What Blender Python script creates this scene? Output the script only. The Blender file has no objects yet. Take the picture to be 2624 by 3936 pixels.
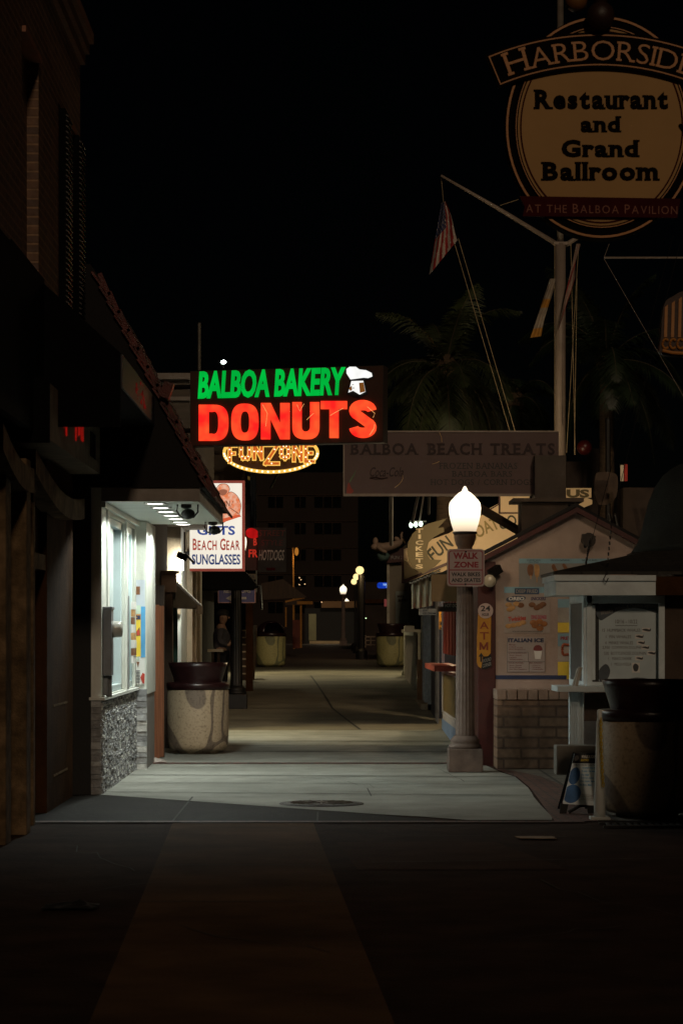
import bpy, bmesh, math, random
from mathutils import Vector, Matrix
random.seed(7)
S = bpy.context.scene
COL = S.collection
FX = 5553.0; U0 = 755.0; V0 = 1450.0; CH = 1.65
CAM = Vector((0, 0, CH))
def R(a): return math.radians(a)
def P(u, v, y): return Vector(((u-U0)*y/FX, y, CH+(V0-v)*y/FX))
def X(u, y): return (u-U0)*y/FX
def Z(v, y): return CH+(V0-v)*y/FX
GP = [(-50, 0), (36, 0), (41, .12), (47, .3), (56, .48), (68, .65), (100, .68), (900, .7)]
def g(y):
    for (a, b), (c, d) in zip(GP, GP[1:]):
        if a <= y <= c: return b+(d-b)*(y-a)/(c-a)
    return .7

# ---------------------------------------------------------------- materials
def nodes(name):
    m = bpy.data.materials.new(name); m.use_nodes = True
    nt = m.node_tree; nt.nodes.clear()
    o = nt.nodes.new('ShaderNodeOutputMaterial')
    return m, nt, o
def lk(nt, a, b): nt.links.new(a, b)
def coords(nt, scale=(1, 1, 1), swap=None):
    tc = nt.nodes.new('ShaderNodeTexCoord'); out = tc.outputs['Object']
    if swap:
        s = nt.nodes.new('ShaderNodeSeparateXYZ'); c = nt.nodes.new('ShaderNodeCombineXYZ'); lk(nt, out, s.inputs[0])
        for i, k in enumerate(swap): lk(nt, s.outputs[k], c.inputs[i])
        out = c.outputs[0]
    mp = nt.nodes.new('ShaderNodeMapping'); mp.inputs['Scale'].default_value = scale
    lk(nt, out, mp.inputs['Vector']); return mp.outputs[0]
def M(name, col, rough=.7, var=.25, scale=5, bump=.15, metal=0, stretch=(1, 1, 1), alpha=None, spec=.5, dirt=0):
    m, nt, o = nodes(name)
    b = nt.nodes.new('ShaderNodeBsdfPrincipled'); v = coords(nt, stretch)
    n = nt.nodes.new('ShaderNodeTexNoise'); n.inputs['Scale'].default_value = scale; n.inputs['Detail'].default_value = 6
    lk(nt, v, n.inputs['Vector'])
    r = nt.nodes.new('ShaderNodeValToRGB'); r.color_ramp.elements[0].position = .3; r.color_ramp.elements[1].position = .72
    r.color_ramp.elements[0].color = tuple(c*(1-var) for c in col)+(1,)
    r.color_ramp.elements[1].color = tuple(min(1, c*(1+var)) for c in col)+(1,)
    lk(nt, n.outputs[0], r.inputs[0]); src = r.outputs[0]
    if dirt:
        n3 = nt.nodes.new('ShaderNodeTexNoise'); n3.inputs['Scale'].default_value = scale*.21; n3.inputs['Detail'].default_value = 9
        n3.inputs['Roughness'].default_value = .7
        lk(nt, v, n3.inputs['Vector']); r3 = nt.nodes.new('ShaderNodeValToRGB')
        r3.color_ramp.elements[0].position = .36; r3.color_ramp.elements[1].position = .62
        r3.color_ramp.elements[0].color = (1-dirt, 1-dirt, 1-dirt*1.02, 1); r3.color_ramp.elements[1].color = (1, 1, 1, 1)
        lk(nt, n3.outputs[0], r3.inputs[0])
        mx = nt.nodes.new('ShaderNodeMixRGB'); mx.blend_type = 'MULTIPLY'; mx.inputs[0].default_value = 1
        lk(nt, src, mx.inputs[1]); lk(nt, r3.outputs[0], mx.inputs[2]); src = mx.outputs[0]
    lk(nt, src, b.inputs['Base Color'])
    b.inputs['Roughness'].default_value = rough; b.inputs['Metallic'].default_value = metal
    b.inputs['Specular IOR Level'].default_value = spec
    if alpha is not None: b.inputs['Alpha'].default_value = alpha
    if bump:
        n2 = nt.nodes.new('ShaderNodeTexNoise'); n2.inputs['Scale'].default_value = scale*7; n2.inputs['Detail'].default_value = 5
        lk(nt, v, n2.inputs['Vector'])
        bp = nt.nodes.new('ShaderNodeBump'); bp.inputs['Strength'].default_value = bump; bp.inputs['Distance'].default_value = .02
        lk(nt, n2.outputs[0], bp.inputs['Height']); lk(nt, bp.outputs[0], b.inputs['Normal'])
    lk(nt, b.outputs[0], o.inputs[0]); return m
def E(name, col, st=1.0, var=0, scale=6, col2=None):
    m, nt, o = nodes(name); e = nt.nodes.new('ShaderNodeEmission'); e.inputs['Strength'].default_value = st
    e.inputs['Color'].default_value = col+(1,)
    if var or col2:
        v = coords(nt); n = nt.nodes.new('ShaderNodeTexNoise'); n.inputs['Scale'].default_value = scale; lk(nt, v, n.inputs['Vector'])
        r = nt.nodes.new('ShaderNodeValToRGB'); r.color_ramp.elements[0].position = .35; r.color_ramp.elements[1].position = .65
        r.color_ramp.elements[0].color = (col2 or tuple(c*(1-var) for c in col))+(1,); r.color_ramp.elements[1].color = col+(1,)
        lk(nt, n.outputs[0], r.inputs[0]); lk(nt, r.outputs[0], e.inputs['Color'])
    lk(nt, e.outputs[0], o.inputs[0]); return m
def brickmat(name, c1, c2, mort, w, h, swap, ms=.012, bump=.5, rough=.75, offs=.5):
    m, nt, o = nodes(name); b = nt.nodes.new('ShaderNodeBsdfPrincipled'); v = coords(nt, (1, 1, 1), swap)
    t = nt.nodes.new('ShaderNodeTexBrick'); t.inputs['Scale'].default_value = 1; t.inputs['Brick Width'].default_value = w
    t.inputs['Row Height'].default_value = h; t.inputs['Mortar Size'].default_value = ms; t.offset = offs
    t.inputs['Color1'].default_value = c1+(1,); t.inputs['Color2'].default_value = c2+(1,); t.inputs['Mortar'].default_value = mort+(1,)
    t.inputs['Mortar Smooth'].default_value = .2
    lk(nt, v, t.inputs['Vector'])
    n = nt.nodes.new('ShaderNodeTexNoise'); n.inputs['Scale'].default_value = 14; n.inputs['Detail'].default_value = 6; lk(nt, v, n.inputs['Vector'])
    mx = nt.nodes.new('ShaderNodeMixRGB'); mx.blend_type = 'MULTIPLY'; mx.inputs[0].default_value = .75
    lk(nt, t.outputs[0], mx.inputs[1]); lk(nt, n.outputs[0], mx.inputs[2]); lk(nt, mx.outputs[0], b.inputs['Base Color'])
    inv = nt.nodes.new('ShaderNodeMath'); inv.operation = 'SUBTRACT'; inv.inputs[0].default_value = 1; lk(nt, t.outputs['Fac'], inv.inputs[1])
    ad = nt.nodes.new('ShaderNodeMath'); ad.operation = 'MULTIPLY_ADD'; lk(nt, n.outputs[0], ad.inputs[0]); ad.inputs[1].default_value = .5; lk(nt, inv.outputs[0], ad.inputs[2])
    bp = nt.nodes.new('ShaderNodeBump'); bp.inputs['Strength'].default_value = bump; bp.inputs['Distance'].default_value = .02
    lk(nt, ad.outputs[0], bp.inputs['Height']); lk(nt, bp.outputs[0], b.inputs['Normal'])
    b.inputs['Roughness'].default_value = rough; lk(nt, b.outputs[0], o.inputs[0]); return m
def glass(name, col=(.02, .025, .03), rough=.05):
    return M(name, col, rough, .2, 3, 0, 0, spec=.8)
def terrazzo(name, c1, c2):
    m, nt, o = nodes(name); b = nt.nodes.new('ShaderNodeBsdfPrincipled'); v = coords(nt)
    n = nt.nodes.new('ShaderNodeTexNoise'); n.inputs['Scale'].default_value = 1.25; n.inputs['Detail'].default_value = 0; n.inputs['Distortion'].default_value = 1.1
    lk(nt, v, n.inputs['Vector']); r = nt.nodes.new('ShaderNodeValToRGB'); r.color_ramp.interpolation = 'LINEAR'
    e = r.color_ramp.elements; e[0].position = .47; e[0].color = c1+(1,); e[1].position = .485; e[1].color = c2+(1,)
    x = e.new(.56); x.color = c2+(1,); x = e.new(.575); x.color = c1+(1,)
    lk(nt, n.outputs[0], r.inputs[0])
    k = nt.nodes.new('ShaderNodeTexNoise'); k.inputs['Scale'].default_value = 34; k.inputs['Detail'].default_value = 8; lk(nt, v, k.inputs['Vector'])
    kr = nt.nodes.new('ShaderNodeValToRGB'); kr.color_ramp.elements[0].position = .3; kr.color_ramp.elements[0].color = (.6, .58, .55, 1); kr.color_ramp.elements[1].position = .5
    lk(nt, k.outputs[0], kr.inputs[0])
    mx = nt.nodes.new('ShaderNodeMixRGB'); mx.blend_type = 'MULTIPLY'; mx.inputs[0].default_value = 1
    lk(nt, r.outputs[0], mx.inputs[1]); lk(nt, kr.outputs[0], mx.inputs[2]); lk(nt, mx.outputs[0], b.inputs['Base Color'])
    bp = nt.nodes.new('ShaderNodeBump'); bp.inputs['Strength'].default_value = .25; bp.inputs['Distance'].default_value = .01
    lk(nt, k.outputs[0], bp.inputs['Height']); lk(nt, bp.outputs[0], b.inputs['Normal'])
    b.inputs['Roughness'].default_value = .65; lk(nt, b.outputs[0], o.inputs[0]); return m

asphalt = M('asphalt', (.044, .025, .017), .9, .35, 2.5, .5, dirt=.35, spec=.06)
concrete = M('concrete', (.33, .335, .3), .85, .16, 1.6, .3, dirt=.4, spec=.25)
concrete2 = M('concrete_old', (.17, .155, .13), .85, .25, 1.3, .4, dirt=.45)
gutterm = M('gutter_concrete', (.014, .012, .01), .8, .5, 1.7, .4, dirt=.5, spec=.08)
jointm = M('joint_tar', (.03, .028, .025), .9, .3)
pavebrick = brickmat('paving_brick', (.26, .11, .08), (.17, .08, .06), (.06, .05, .045), .2, .1, (0, 1, 2), .012, .4)
pavers = brickmat('aggregate_pavers', (.26, .23, .18), (.2, .18, .15), (.08, .07, .06), .5, .5, (0, 1, 2), .02, .4, offs=0)
brickwall = brickmat('brick_wall', (.26, .12, .055), (.13, .06, .035), (.4, .22, .11), .23, .078, (1, 2, 0), .011, .7, .6)
bricklite = brickmat('slump_block', (.4, .25, .16), (.3, .18, .115), (.2, .125, .085), .42, .125, (0, 2, 1), .014, 1)
black = M('black_paint', (.006, .006, .006), .7, .2)
blackcloth = M('black_canvas', (.003, .003, .0035), .95, .2, 8, .2, spec=.1)
dkmetal = M('dark_metal', (.015, .013, .012), .5, .3, 9, .1, .4)
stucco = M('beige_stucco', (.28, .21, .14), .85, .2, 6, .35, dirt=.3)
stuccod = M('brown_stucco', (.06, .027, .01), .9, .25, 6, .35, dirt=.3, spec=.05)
trimm = M('weathered_trim', (.2, .13, .07), .8, .4, 9, .5, dirt=.6, spec=.1)
whitep = M('white_paint', (.7, .72, .68), .5, .06, 4, .12, dirt=.12)
soffitm = M('soffit_paint', (.8, .84, .77), .5, .06, 1.5, .06, stretch=(1, 5, 1), dirt=.1)
greyp = M('grey_paint', (.22, .21, .2), .6, .15, 5, .15, dirt=.25)
fasciam = M('fascia_paint', (.3, .26, .23), .7, .18, 5, .15, dirt=.25)
alum = M('pale_frame', (.55, .66, .68), .35, .06, 5, .05)
gl = glass('window_glass')
redtile = M('red_tile', (.11, .014, .01), .45, .5, 9, .6, dirt=.5)
maroon = M('maroon_plastic', (.024, .008, .008), .32, .25, 8, .1)
maroonp = M('maroon_paint', (.06, .008, .006), .5, .25, 6, .1, dirt=.2)
terr = terrazzo('terrazzo_tan', (.42, .32, .21), (.17, .125, .09))
terrg = terrazzo('terrazzo_green', (.5, .47, .2), (.22, .23, .12))
galv = M('galvanised', (.28, .29, .3), .4, .2, 12, .1, .6)
woodred = M('cedar_boards', (.36, .13, .06), .7, .35, 4, .5, stretch=(14, 14, .5))
wooddk = M('dark_wood', (.05, .028, .016), .7, .3, 4, .3, stretch=(4, 4, .5))
cream = M('cream_wall', (.43, .325, .275), .8, .09, 4, .2, dirt=.18)
teal = M('teal_paint', (.01, .09, .075), .6, .2)
bluep = M('blue_paint', (.02, .035, .1), .6, .2)
bluel = M('light_blue_paint', (.16, .25, .45), .6, .2)
navy = M('navy_paint', (.012, .014, .03), .6, .3)
greenleaf = M('palm_leaf', (.028, .038, .013), .5, .5, 3, .1)
greendk = M('palm_leaf_dark', (.012, .024, .009), .5, .5, 3, .1)
bark = M('palm_bark', (.09, .06, .035), .9, .4, 6, .8, stretch=(1, 1, 6))
mastp = M('mast_paint', (.34, .27, .22), .5, .1, 5, .05, dirt=.2)
rope = M('rope', (.34, .26, .15), .9, .2)
flagred = M('flag_red', (.28, .02, .02), .8, .2); flagwhite = M('flag_white', (.42, .36, .32), .8, .15); flagblue = M('flag_blue', (.02, .03, .1), .8, .2)
flaggold = M('flag_gold', (.42, .2, .03), .8, .2)
signcream = M('sign_cream', (.43, .225, .05), .6, .06, 2, .05, dirt=.1)
signgold = M('sign_gold', (.5, .2, .04), .5, .1)
signblack = M('sign_black', (.006, .004, .004), .9, .2, spec=.05)
signred = M('sign_red', (.05, .005, .005), .8, .2, spec=.1)
signredletter = M('sign_red_letter', (.22, .06, .025), .6, .2)
treatpink = M('treat_board', (.145, .085, .078), .6, .08, 2, .05, dirt=.2)
treatdk = M('treat_letter', (.025, .005, .005), .6, .2); treatdk2 = M('treat_small_letter', (.03, .026, .026), .6, .2)
signwhite = M('sign_white', (.5, .38, .36), .45, .05, 3, .03, dirt=.1)
sred = M('sign_letter_red', (.3, .02, .03), .5, .1); sblk = M('sign_letter_black', (.012, .012, .014), .5, .1)
yel = M('atm_yellow', (.5, .22, .015), .5, .1, dirt=.15)
paper = M('poster_paper', (.4, .35, .32), .5, .08, 3, .02); paperw = M('poster_white', (.75, .73, .7), .5, .05, 3, .02)
skyb = M('poster_blue', (.22, .38, .47), .5, .25, 3, .02); orangep = M('poster_orange', (.7, .32, .05), .5, .2)
brownp = M('poster_brown', (.2, .08, .03), .6, .4, 14, .1); yelp = M('poster_yellow', (.8, .58, .05), .5, .1); tanp = M('poster_tan', (.5, .27, .1), .6, .3, 12, .1)
shingle = brickmat('shingles', (.05, .045, .035), (.03, .028, .024), (.012, .01, .01), .25, .12, (0, 1, 2), .01, .8)
kioskw = M('kiosk_white', (.78, .88, .93), .5, .1, 4, .15, dirt=.3)

# ---------------------------------------------------------------- builders
class B:
    def __init__(s): s.v = []; s.f = []; s.mi = []; s.cur = 0; s.ch = []
    def add(s, vs, fs):
        o = len(s.v); s.ch.append((list(vs), fs)); s.v += [Vector(x) for x in vs]; s.f += [[i+o for i in f] for f in fs]; s.mi += [s.cur]*len(fs)
    def box(s, x0, x1, y0, y1, z0, z1, M4=None):
        vs = [Vector((x, y, z)) for x in (x0, x1) for y in (y0, y1) for z in (z0, z1)]
        if M4: vs = [M4 @ v for v in vs]
        s.add(vs, [[0, 1, 3, 2], [4, 6, 7, 5], [0, 4, 5, 1], [2, 3, 7, 6], [0, 2, 6, 4], [1, 5, 7, 3]]); return s
    def cbox(s, c, d, rz=0, ry=0, rx=0):
        m = Matrix.Translation(c) @ Matrix.Rotation(rz, 4, 'Z') @ Matrix.Rotation(ry, 4, 'Y') @ Matrix.Rotation(rx, 4, 'X')
        a, b, e = d[0]/2, d[1]/2, d[2]/2; return s.box(-a, a, -b, b, -e, e, m)
    def poly(s, pts, ext):
        n = len(pts); e = Vector(ext); pts = [Vector(p) for p in pts]
        s.add(pts+[p+e for p in pts], [list(range(n)), list(range(2*n-1, n-1, -1))]+[[i, i+n, (i+1) % n+n, (i+1) % n] for i in range(n)]); return s
    def tube(s, pts, r, n=8):
        pts = [Vector(p) for p in pts]; rs = r if isinstance(r, (list, tuple)) else [r]*len(pts); vs = []; fs = []
        for i, p in enumerate(pts):
            t = (pts[min(i+1, len(pts)-1)]-pts[max(i-1, 0)]).normalized()
            a = t.cross(Vector((0, 0, 1)));
            if a.length < .01: a = Vector((1, 0, 0))
            a.normalize(); b = t.cross(a)
            for k in range(n):
                w = 2*math.pi*k/n; vs.append(p+(a*math.cos(w)+b*math.sin(w))*rs[i])
        for i in range(len(pts)-1):
            for k in range(n): fs.append([i*n+k, i*n+(k+1) % n, (i+1)*n+(k+1) % n, (i+1)*n+k])
        fs.append(list(range(n))[::-1]); fs.append([(len(pts)-1)*n+k for k in range(n)]); s.add(vs, fs); return s
    def lathe(s, cx, cy, prof, n=32, flute=None, a0=0, a1=None, skip=None):
        vs = []; fs = []; full = a1 is None; m = n if full else n+1
        for j, (r, z) in enumerate(prof):
            for k in range(m):
                w = 2*math.pi*k/n if full else a0+(a1-a0)*k/n
                rr = r*(flute(w, j) if flute else 1); vs.append((cx+rr*math.cos(w), cy+rr*math.sin(w), z))
        for j in range(len(prof)-1):
            for k in range(n):
                if skip and skip(j, k): continue
                k2 = (k+1) % m; fs.append([j*m+k, j*m+k2, (j+1)*m+k2, (j+1)*m+k])
        if full and not skip: fs.append(list(range(m))[::-1]); fs.append([(len(prof)-1)*m+k for k in range(m)])
        s.add(vs, fs); return s
    def ball(s, c, r, n=12, sc=(1, 1, 1)):
        c = Vector(c); vs = []; fs = []; h = n//2
        for j in range(h+1):
            for k in range(n):
                t = math.pi*j/h; w = 2*math.pi*k/n
                vs.append(c+Vector((r*sc[0]*math.sin(t)*math.cos(w), r*sc[1]*math.sin(t)*math.sin(w), r*sc[2]*math.cos(t))))
        for j in range(h):
            for k in range(n): fs.append([j*n+k, (j+1)*n+k, (j+1)*n+(k+1) % n, j*n+(k+1) % n])
        s.add(vs, fs); return s
    def each(s, name, mat, parent=None, **k):
        for vs, fs in s.ch:
            if vs: q = B(); q.add(vs, fs); o = q.to(name, mat, parent, **k)
        return o
    def to(s, name, mat, parent=None, smooth=False, bevel=0, solid=0):
        me = bpy.data.meshes.new(name); o = bpy.data.objects.new(name, me); COL.objects.link(o)
        org = parent['_o'] if parent is not None and '_o' in parent else (0, 0, 0)
        org = Vector(org)
        me.from_pydata([tuple(v-org) for v in s.v], [], s.f)
        for mm in (mat if isinstance(mat, list) else [mat]): me.materials.append(mm)
        for p, i in zip(me.polygons, s.mi): p.material_index = i; p.use_smooth = smooth
        bm = bmesh.new(); bm.from_mesh(me); bmesh.ops.recalc_face_normals(bm, faces=bm.faces); bm.to_mesh(me); bm.free()
        if parent is not None: o.parent = parent; o['_o'] = tuple(org)
        if bevel:
            b = o.modifiers.new('b', 'BEVEL'); b.width = bevel; b.segments = 2; b.limit_method = 'ANGLE'
        if solid: b = o.modifiers.new('s', 'SOLIDIFY'); b.thickness = solid
        return o
def thing(name, label, cat, loc, group=None):
    o = bpy.data.objects.new(name, None); COL.objects.link(o); o.location = loc; o.empty_display_size = .2
    o['label'] = label; o['category'] = cat; o['_o'] = tuple(loc)
    if group: o['group'] = group
    return o
def single(o, label, cat, group=None):
    o['label'] = label; o['category'] = cat
    if group: o['group'] = group
    return o
def struct(o, kind='structure'): o['kind'] = kind; return o
def dup(root, loc, label=None, rotz=0, sc=1):
    r = root.copy(); COL.objects.link(r); r.location = loc; r.rotation_euler = (0, 0, rotz); r.scale = (sc, sc, sc)
    if label: r['label'] = label
    for ch in list(root.children):
        c = ch.copy(); COL.objects.link(c); c.parent = r
        for k in list(ch.children):
            d = k.copy(); COL.objects.link(d); d.parent = c
    return r
class PL:
    def __init__(s, o, x): s.o = Vector(o); s.x = Vector(x).normalized(); s.n = s.x.cross(Vector((0, 0, 1)))
    def hit(s, u, v):
        d = Vector(((u-U0)/FX, 1, (V0-v)/FX)); t = (s.o-CAM).dot(s.n)/d.dot(s.n); p = CAM+d*t
        return (p-s.o).dot(s.x), p.z
    def at(s, a, z, off=0):
        p = s.o+s.x*a+s.n*off; p.z = z; return p
def FP(y): return PL((0, y, 0), (1, 0, 0))
def panel(b, pl, u0, v0, u1, v1, off=0, t=.02):
    a, z1 = pl.hit(u0, v0); c, z0 = pl.hit(u1, v1)
    b.poly([pl.at(a, z0, off), pl.at(c, z0, off), pl.at(c, z1, off), pl.at(a, z1, off)], pl.n*t); return b
def ppoly(b, pl, uv, off=0, t=.02):
    b.poly([pl.at(*pl.hit(u, v), off) for u, v in uv], pl.n*t); return b
SER = {'A': ([.06, .94], []), 'B': ([.1], [.1]), 'R': ([.1, .93], [.1]), 'H': ([.1, .9], [.1, .9]), 'N': ([.1], [.1, .9]), 'M': ([.07, .93], [.07, .93]),
       'D': ([.1], [.1]), 'E': ([.1], [.1]), 'F': ([.12], [.12]), 'T': ([.5], []), 'I': ([.5], [.5]), 'P': ([.1], [.1]), 'L': ([.12], [.12]), 'K': ([.1, .9], [.1, .9]),
       'U': ([], [.1, .9]), 'V': ([], [.07, .93]), 'Z': ([], []), 'r': ([.2], [.2]), 'n': ([.12, .88], [.12]), 'm': ([.07, .5, .93], [.07]), 'u': ([.88], [.12, .88]),
       'a': ([.9], []), 'd': ([.88], [.88]), 'l': ([.5], [.5])}
_c = {}
def glyph(t, bold=0):
    k = (t, bold)
    if k in _c: return _c[k]
    cu = bpy.data.curves.new('t', 'FONT'); cu.body = t; cu.size = 1; cu.offset = bold; cu.extrude = .5; cu.resolution_u = 3
    o = bpy.data.objects.new('t', cu); COL.objects.link(o); bpy.context.view_layer.update()
    me = bpy.data.meshes.new_from_object(o.evaluated_get(bpy.context.evaluated_depsgraph_get()))
    r = ([v.co.copy() for v in me.vertices], [list(p.vertices) for p in me.polygons])
    bpy.data.objects.remove(o); bpy.data.curves.remove(cu); bpy.data.meshes.remove(me); _c[k] = r; return r
def textgeo(t, bold=0, shear=0, serif=False, gap=.12, big=None, sw=.13):
    """verts (x,y,depth 0..1), faces in unit letter space"""
    V = []; Fc = []
    if not serif and big is None:
        v, f = glyph(t, bold); V = [Vector((a.x+a.y*shear, a.y, a.z+.5)) for a in v]; Fc = f
    else:
        x = 0
        for i, ch in enumerate(t):
            if ch == ' ': x += .38; continue
            v, f = glyph(ch, bold); x0 = min(a.x for a in v); x1 = max(a.x for a in v); y0 = min(a.y for a in v); y1 = max(a.y for a in v)
            sc = (big or {}).get(i, 1); o = len(V)
            V += [Vector((x+(a.x-x0)*sc, a.y*sc, a.z+.5)) for a in v]; Fc += [[q+o for q in p] for p in f]; w = (x1-x0)*sc
            if serif and ch in SER:
                th = .075*sc
                for fr, yy in [(q, y0*sc) for q in SER[ch][0]]+[(q, y1*sc-th) for q in SER[ch][1]]:
                    cx = x+fr*w; o = len(V)
                    for dx in (-sw*sc, sw*sc):
                        for dy in (0, th):
                            for dz in (0, 1.12): V.append(Vector((cx+dx, yy+dy, dz)))
                    Fc += [[q+o for q in p] for p in [[0, 1, 3, 2], [4, 6, 7, 5], [0, 4, 5, 1], [2, 3, 7, 6], [0, 2, 6, 4], [1, 5, 7, 3]]]
            x += w+gap-(.075 if ch == 'r' else 0)
        V = [Vector((a.x+a.y*shear, a.y, a.z)) for a in V]
    return V, Fc
def addtext(b, t, pl, u0, v0, u1, v1, off=.0, d=.006, skew=0, warp=None, **k):
    V, Fc = textgeo(t, **k)
    xs = [a.x for a in V]; ys = [a.y for a in V]; x0, x1, y0, y1 = min(xs), max(xs), min(ys), max(ys)
    a0, zt = pl.hit(u0, v0); a1, zb = pl.hit(u1, v1); out = []
    for a in V:
        fx = (a.x-x0)/(x1-x0); fy = (a.y-y0)/(y1-y0)
        if warp: s_, z_ = warp(fx, fy)
        else: s_ = a0+(a1-a0)*fx; z_ = zb+(zt-zb)*fy+skew*fx
        out.append(pl.at(s_, z_, off+d*a.z))
    b.add(out, Fc); return b
def text(t, pl, u0, v0, u1, v1, mat, parent, name='lettering', **k):
    return addtext(B(), t, pl, u0, v0, u1, v1, **k).to(name, mat, parent)
def lamp(kind, name, loc, energy, col, size=.05, target=None, spot=None, blend=.5, sy=None):
    d = bpy.data.lights.new(name, kind); d.energy = energy; d.color = col
    if kind == 'AREA':
        d.size = size
        if sy: d.shape = 'RECTANGLE'; d.size_y = sy
    else: d.shadow_soft_size = size
    if spot: d.spot_size = R(spot); d.spot_blend = blend
    o = bpy.data.objects.new(name, d); COL.objects.link(o); o.location = loc
    if target is not None: o.rotation_euler = (Vector(target)-Vector(loc)).to_track_quat('-Z', 'Y').to_euler()
    return o
def bar(b, a, c, r, n=6): return b.tube([a, c], r, n)

# ---------------------------------------------------------------- camera, world, sun
cd = bpy.data.cameras.new('camera'); cam = bpy.data.objects.new('camera', cd); COL.objects.link(cam)
cam.location = CAM; cam.rotation_euler = (R(90), 0, 0); cd.sensor_fit = 'VERTICAL'; cd.sensor_height = 36; cd.sensor_width = 24; cd.lens = 85
cd.shift_y = (1450-1176)/2352; cd.shift_x = (784-755)/2352; cd.clip_end = 3000
cd.dof.use_dof = True; cd.dof.focus_distance = 28.5; cd.dof.aperture_fstop = 7.1
S.camera = cam
w = bpy.data.worlds.new('World'); S.world = w; w.use_nodes = True; nt = w.node_tree
sk = nt.nodes.new('ShaderNodeTexSky'); sk.sky_type = 'NISHITA'; sk.sun_disc = False; sk.sun_elevation = R(24); sk.sun_rotation = R(189)
bg = nt.nodes['Background']; bg.inputs['Strength'].default_value = .00008; lk(nt, sk.outputs[0], bg.inputs['Color'])
sd = bpy.data.lights.new('night_glow', 'SUN'); sd.energy = .38; sd.color = (1, .74, .5); sd.angle = R(4)
so = bpy.data.objects.new('night_glow', sd); COL.objects.link(so); so.rotation_euler = Vector((-.12, .88, -.4)).to_track_quat('-Z', 'Y').to_euler()
S.view_settings.view_transform = 'Standard'; S.view_settings.look = 'None'; S.view_settings.exposure = 0; S.view_settings.gamma = 1
S.render.resolution_x = 682; S.render.resolution_y = 1024

# ---------------------------------------------------------------- ground
def sheet(name, pts_rows, mat, dz):
    """rows of (y, x0, x1)"""
    b = B(); vs = []; fs = []
    for y, a, c in pts_rows:
        vs += [(a, y, g(y)+dz), (c, y, g(y)+dz)]
    for i in range(len(pts_rows)-1): fs.append([2*i, 2*i+1, 2*i+3, 2*i+2])
    b.add(vs, fs); return struct(b.to(name, mat))
ys = [-60, 0, 10, 20, 30, 36, 41, 47, 56, 68, 84, 100, 150, 300, 900]
sheet('street', [(y, -400, 400) for y in ys], asphalt, 0)
sheet('walkway', [(21.06, 1.2, 1.94), (21.35, .9, 1.97), (21.75, .4, 1.98), (22.9, -.8, 2.0), (24.0, -1.96, 2.03), (24.6, -2.6, 2.06), (25.4, -2.7, 2.09), (27.3, -2.7, 2.1), (28.2, -2.7, 2.0), (30, -2.7, 1.9), (36, -2.8, 1.9), (38.6, -2.8, 1.9)], concrete, .008)
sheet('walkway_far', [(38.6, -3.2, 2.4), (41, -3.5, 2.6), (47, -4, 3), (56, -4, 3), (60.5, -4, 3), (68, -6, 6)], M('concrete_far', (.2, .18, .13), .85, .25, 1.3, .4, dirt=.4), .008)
sheet('plaza_pavement', [(68, -8, 8), (84, -10, 10), (100, -10, 10), (150, -12, 12), (260, -14, 14)], M('plaza_brick', (.08, .055, .05), .75, .3, .8, .3, stretch=(.3, 1.6, 1), dirt=.4), .006)
sheet('gutter', [(20.9, -3.4, .9), (21.3, -3.4, .8), (21.75, -3.4, .38), (22.9, -3.2, -.82), (24, -3, -1.98), (24.6, -2.9, -2.62)], gutterm, .004)
sheet('brick_border', [(20.9, 1.95, 2.32), (22.9, 2.02, 2.42), (25.4, 2.11, 2.5), (27.3, 2.12, 2.4), (28.3, 2.02, 2.2), (28.8, 1.98, 2.05)], pavebrick, .01)
sheet('aggregate_pavement', [(21, 2.33, 6), (22.9, 2.43, 6), (25.4, 2.51, 6), (27.3, 2.41, 6), (28.3, 2.21, 6), (28.8, 2.06, 6)], pavers, .005)
sheet('crosswalk_strip', [(-2, -.62, .73), (4, -.81, .51), (10.16, -1.006, .274), (20.1, -1.32, -.11), (20.75, -1.34, -.13)], M('strip_concrete', (.125, .072, .038), .9, .3, 1.5, .3, dirt=.5, spec=.06), .004)
sheet('street_patch', [(16.7, .2, 1.65), (18.9, .06, 1.3)], M('patch_asphalt', (.055, .03, .021), .9, .25, 2, .4, spec=.05), .004)
sheet('crossing_brick', [(20.76, -3.4, 2.2), (20.9, -3.4, 2.2)], pavebrick, .012)
sheet('brick_course', [(29.9, -2.7, 1.95), (30.15, -2.7, 1.95)], pavebrick, .014)
jb = B()
def joint(p, q, w=.012, dz=.0165):
    (x0, y0), (x1, y1) = p, q; d = Vector((x1-x0, y1-y0, 0)); n = Vector((-d.y, d.x, 0)).normalized()*w*.5; k = 6; vs = []; fs = []
    for i in range(k+1):
        c = Vector((x0, y0, 0))+d*i/k; h = g(c.y)+dz
        for s_ in (-1, 1): vs.append((c.x+n.x*s_, c.y+n.y*s_, h))
    for i in range(k): fs.append([2*i, 2*i+1, 2*i+3, 2*i+2])
    jb.add(vs, fs)
joint((-2.7, 24.7), (2.0, 24.1), .045); joint((-2.7, 26.2), (2.05, 25.8), .03); joint((-2.7, 27.6), (2.1, 27.2), .06); joint((-2.7, 33), (1.9, 32.8), .09); joint((-2.8, 34.6), (1.9, 34.5), .05); joint((-2.8, 36), (1.9, 36), .1); joint((.42, 24.0), (.4, 25.2), .012)
joint((-3.5, 41.2), (2.4, 41.2), .08); joint((-3.5, 44.5), (0, 44.5), .1); joint((-.45, 60), (.06, 44.5), .04); joint((.06, 44.5), (.5, 38.7), .04); joint((-4, 52), (3, 52), .1)
joint((-1.35, 24.0), (-1.35, 20.9), .02, .009); joint((-.1, 22), (-.1, 20.95), .015, .009); joint((-1.15, 14.7), (.06, 14.7), .02, .008); joint((-1.2, 17), (0, 17), .02, .008)
joint((.3, 17.2), (3, 17.6), .02, .008)
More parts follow.
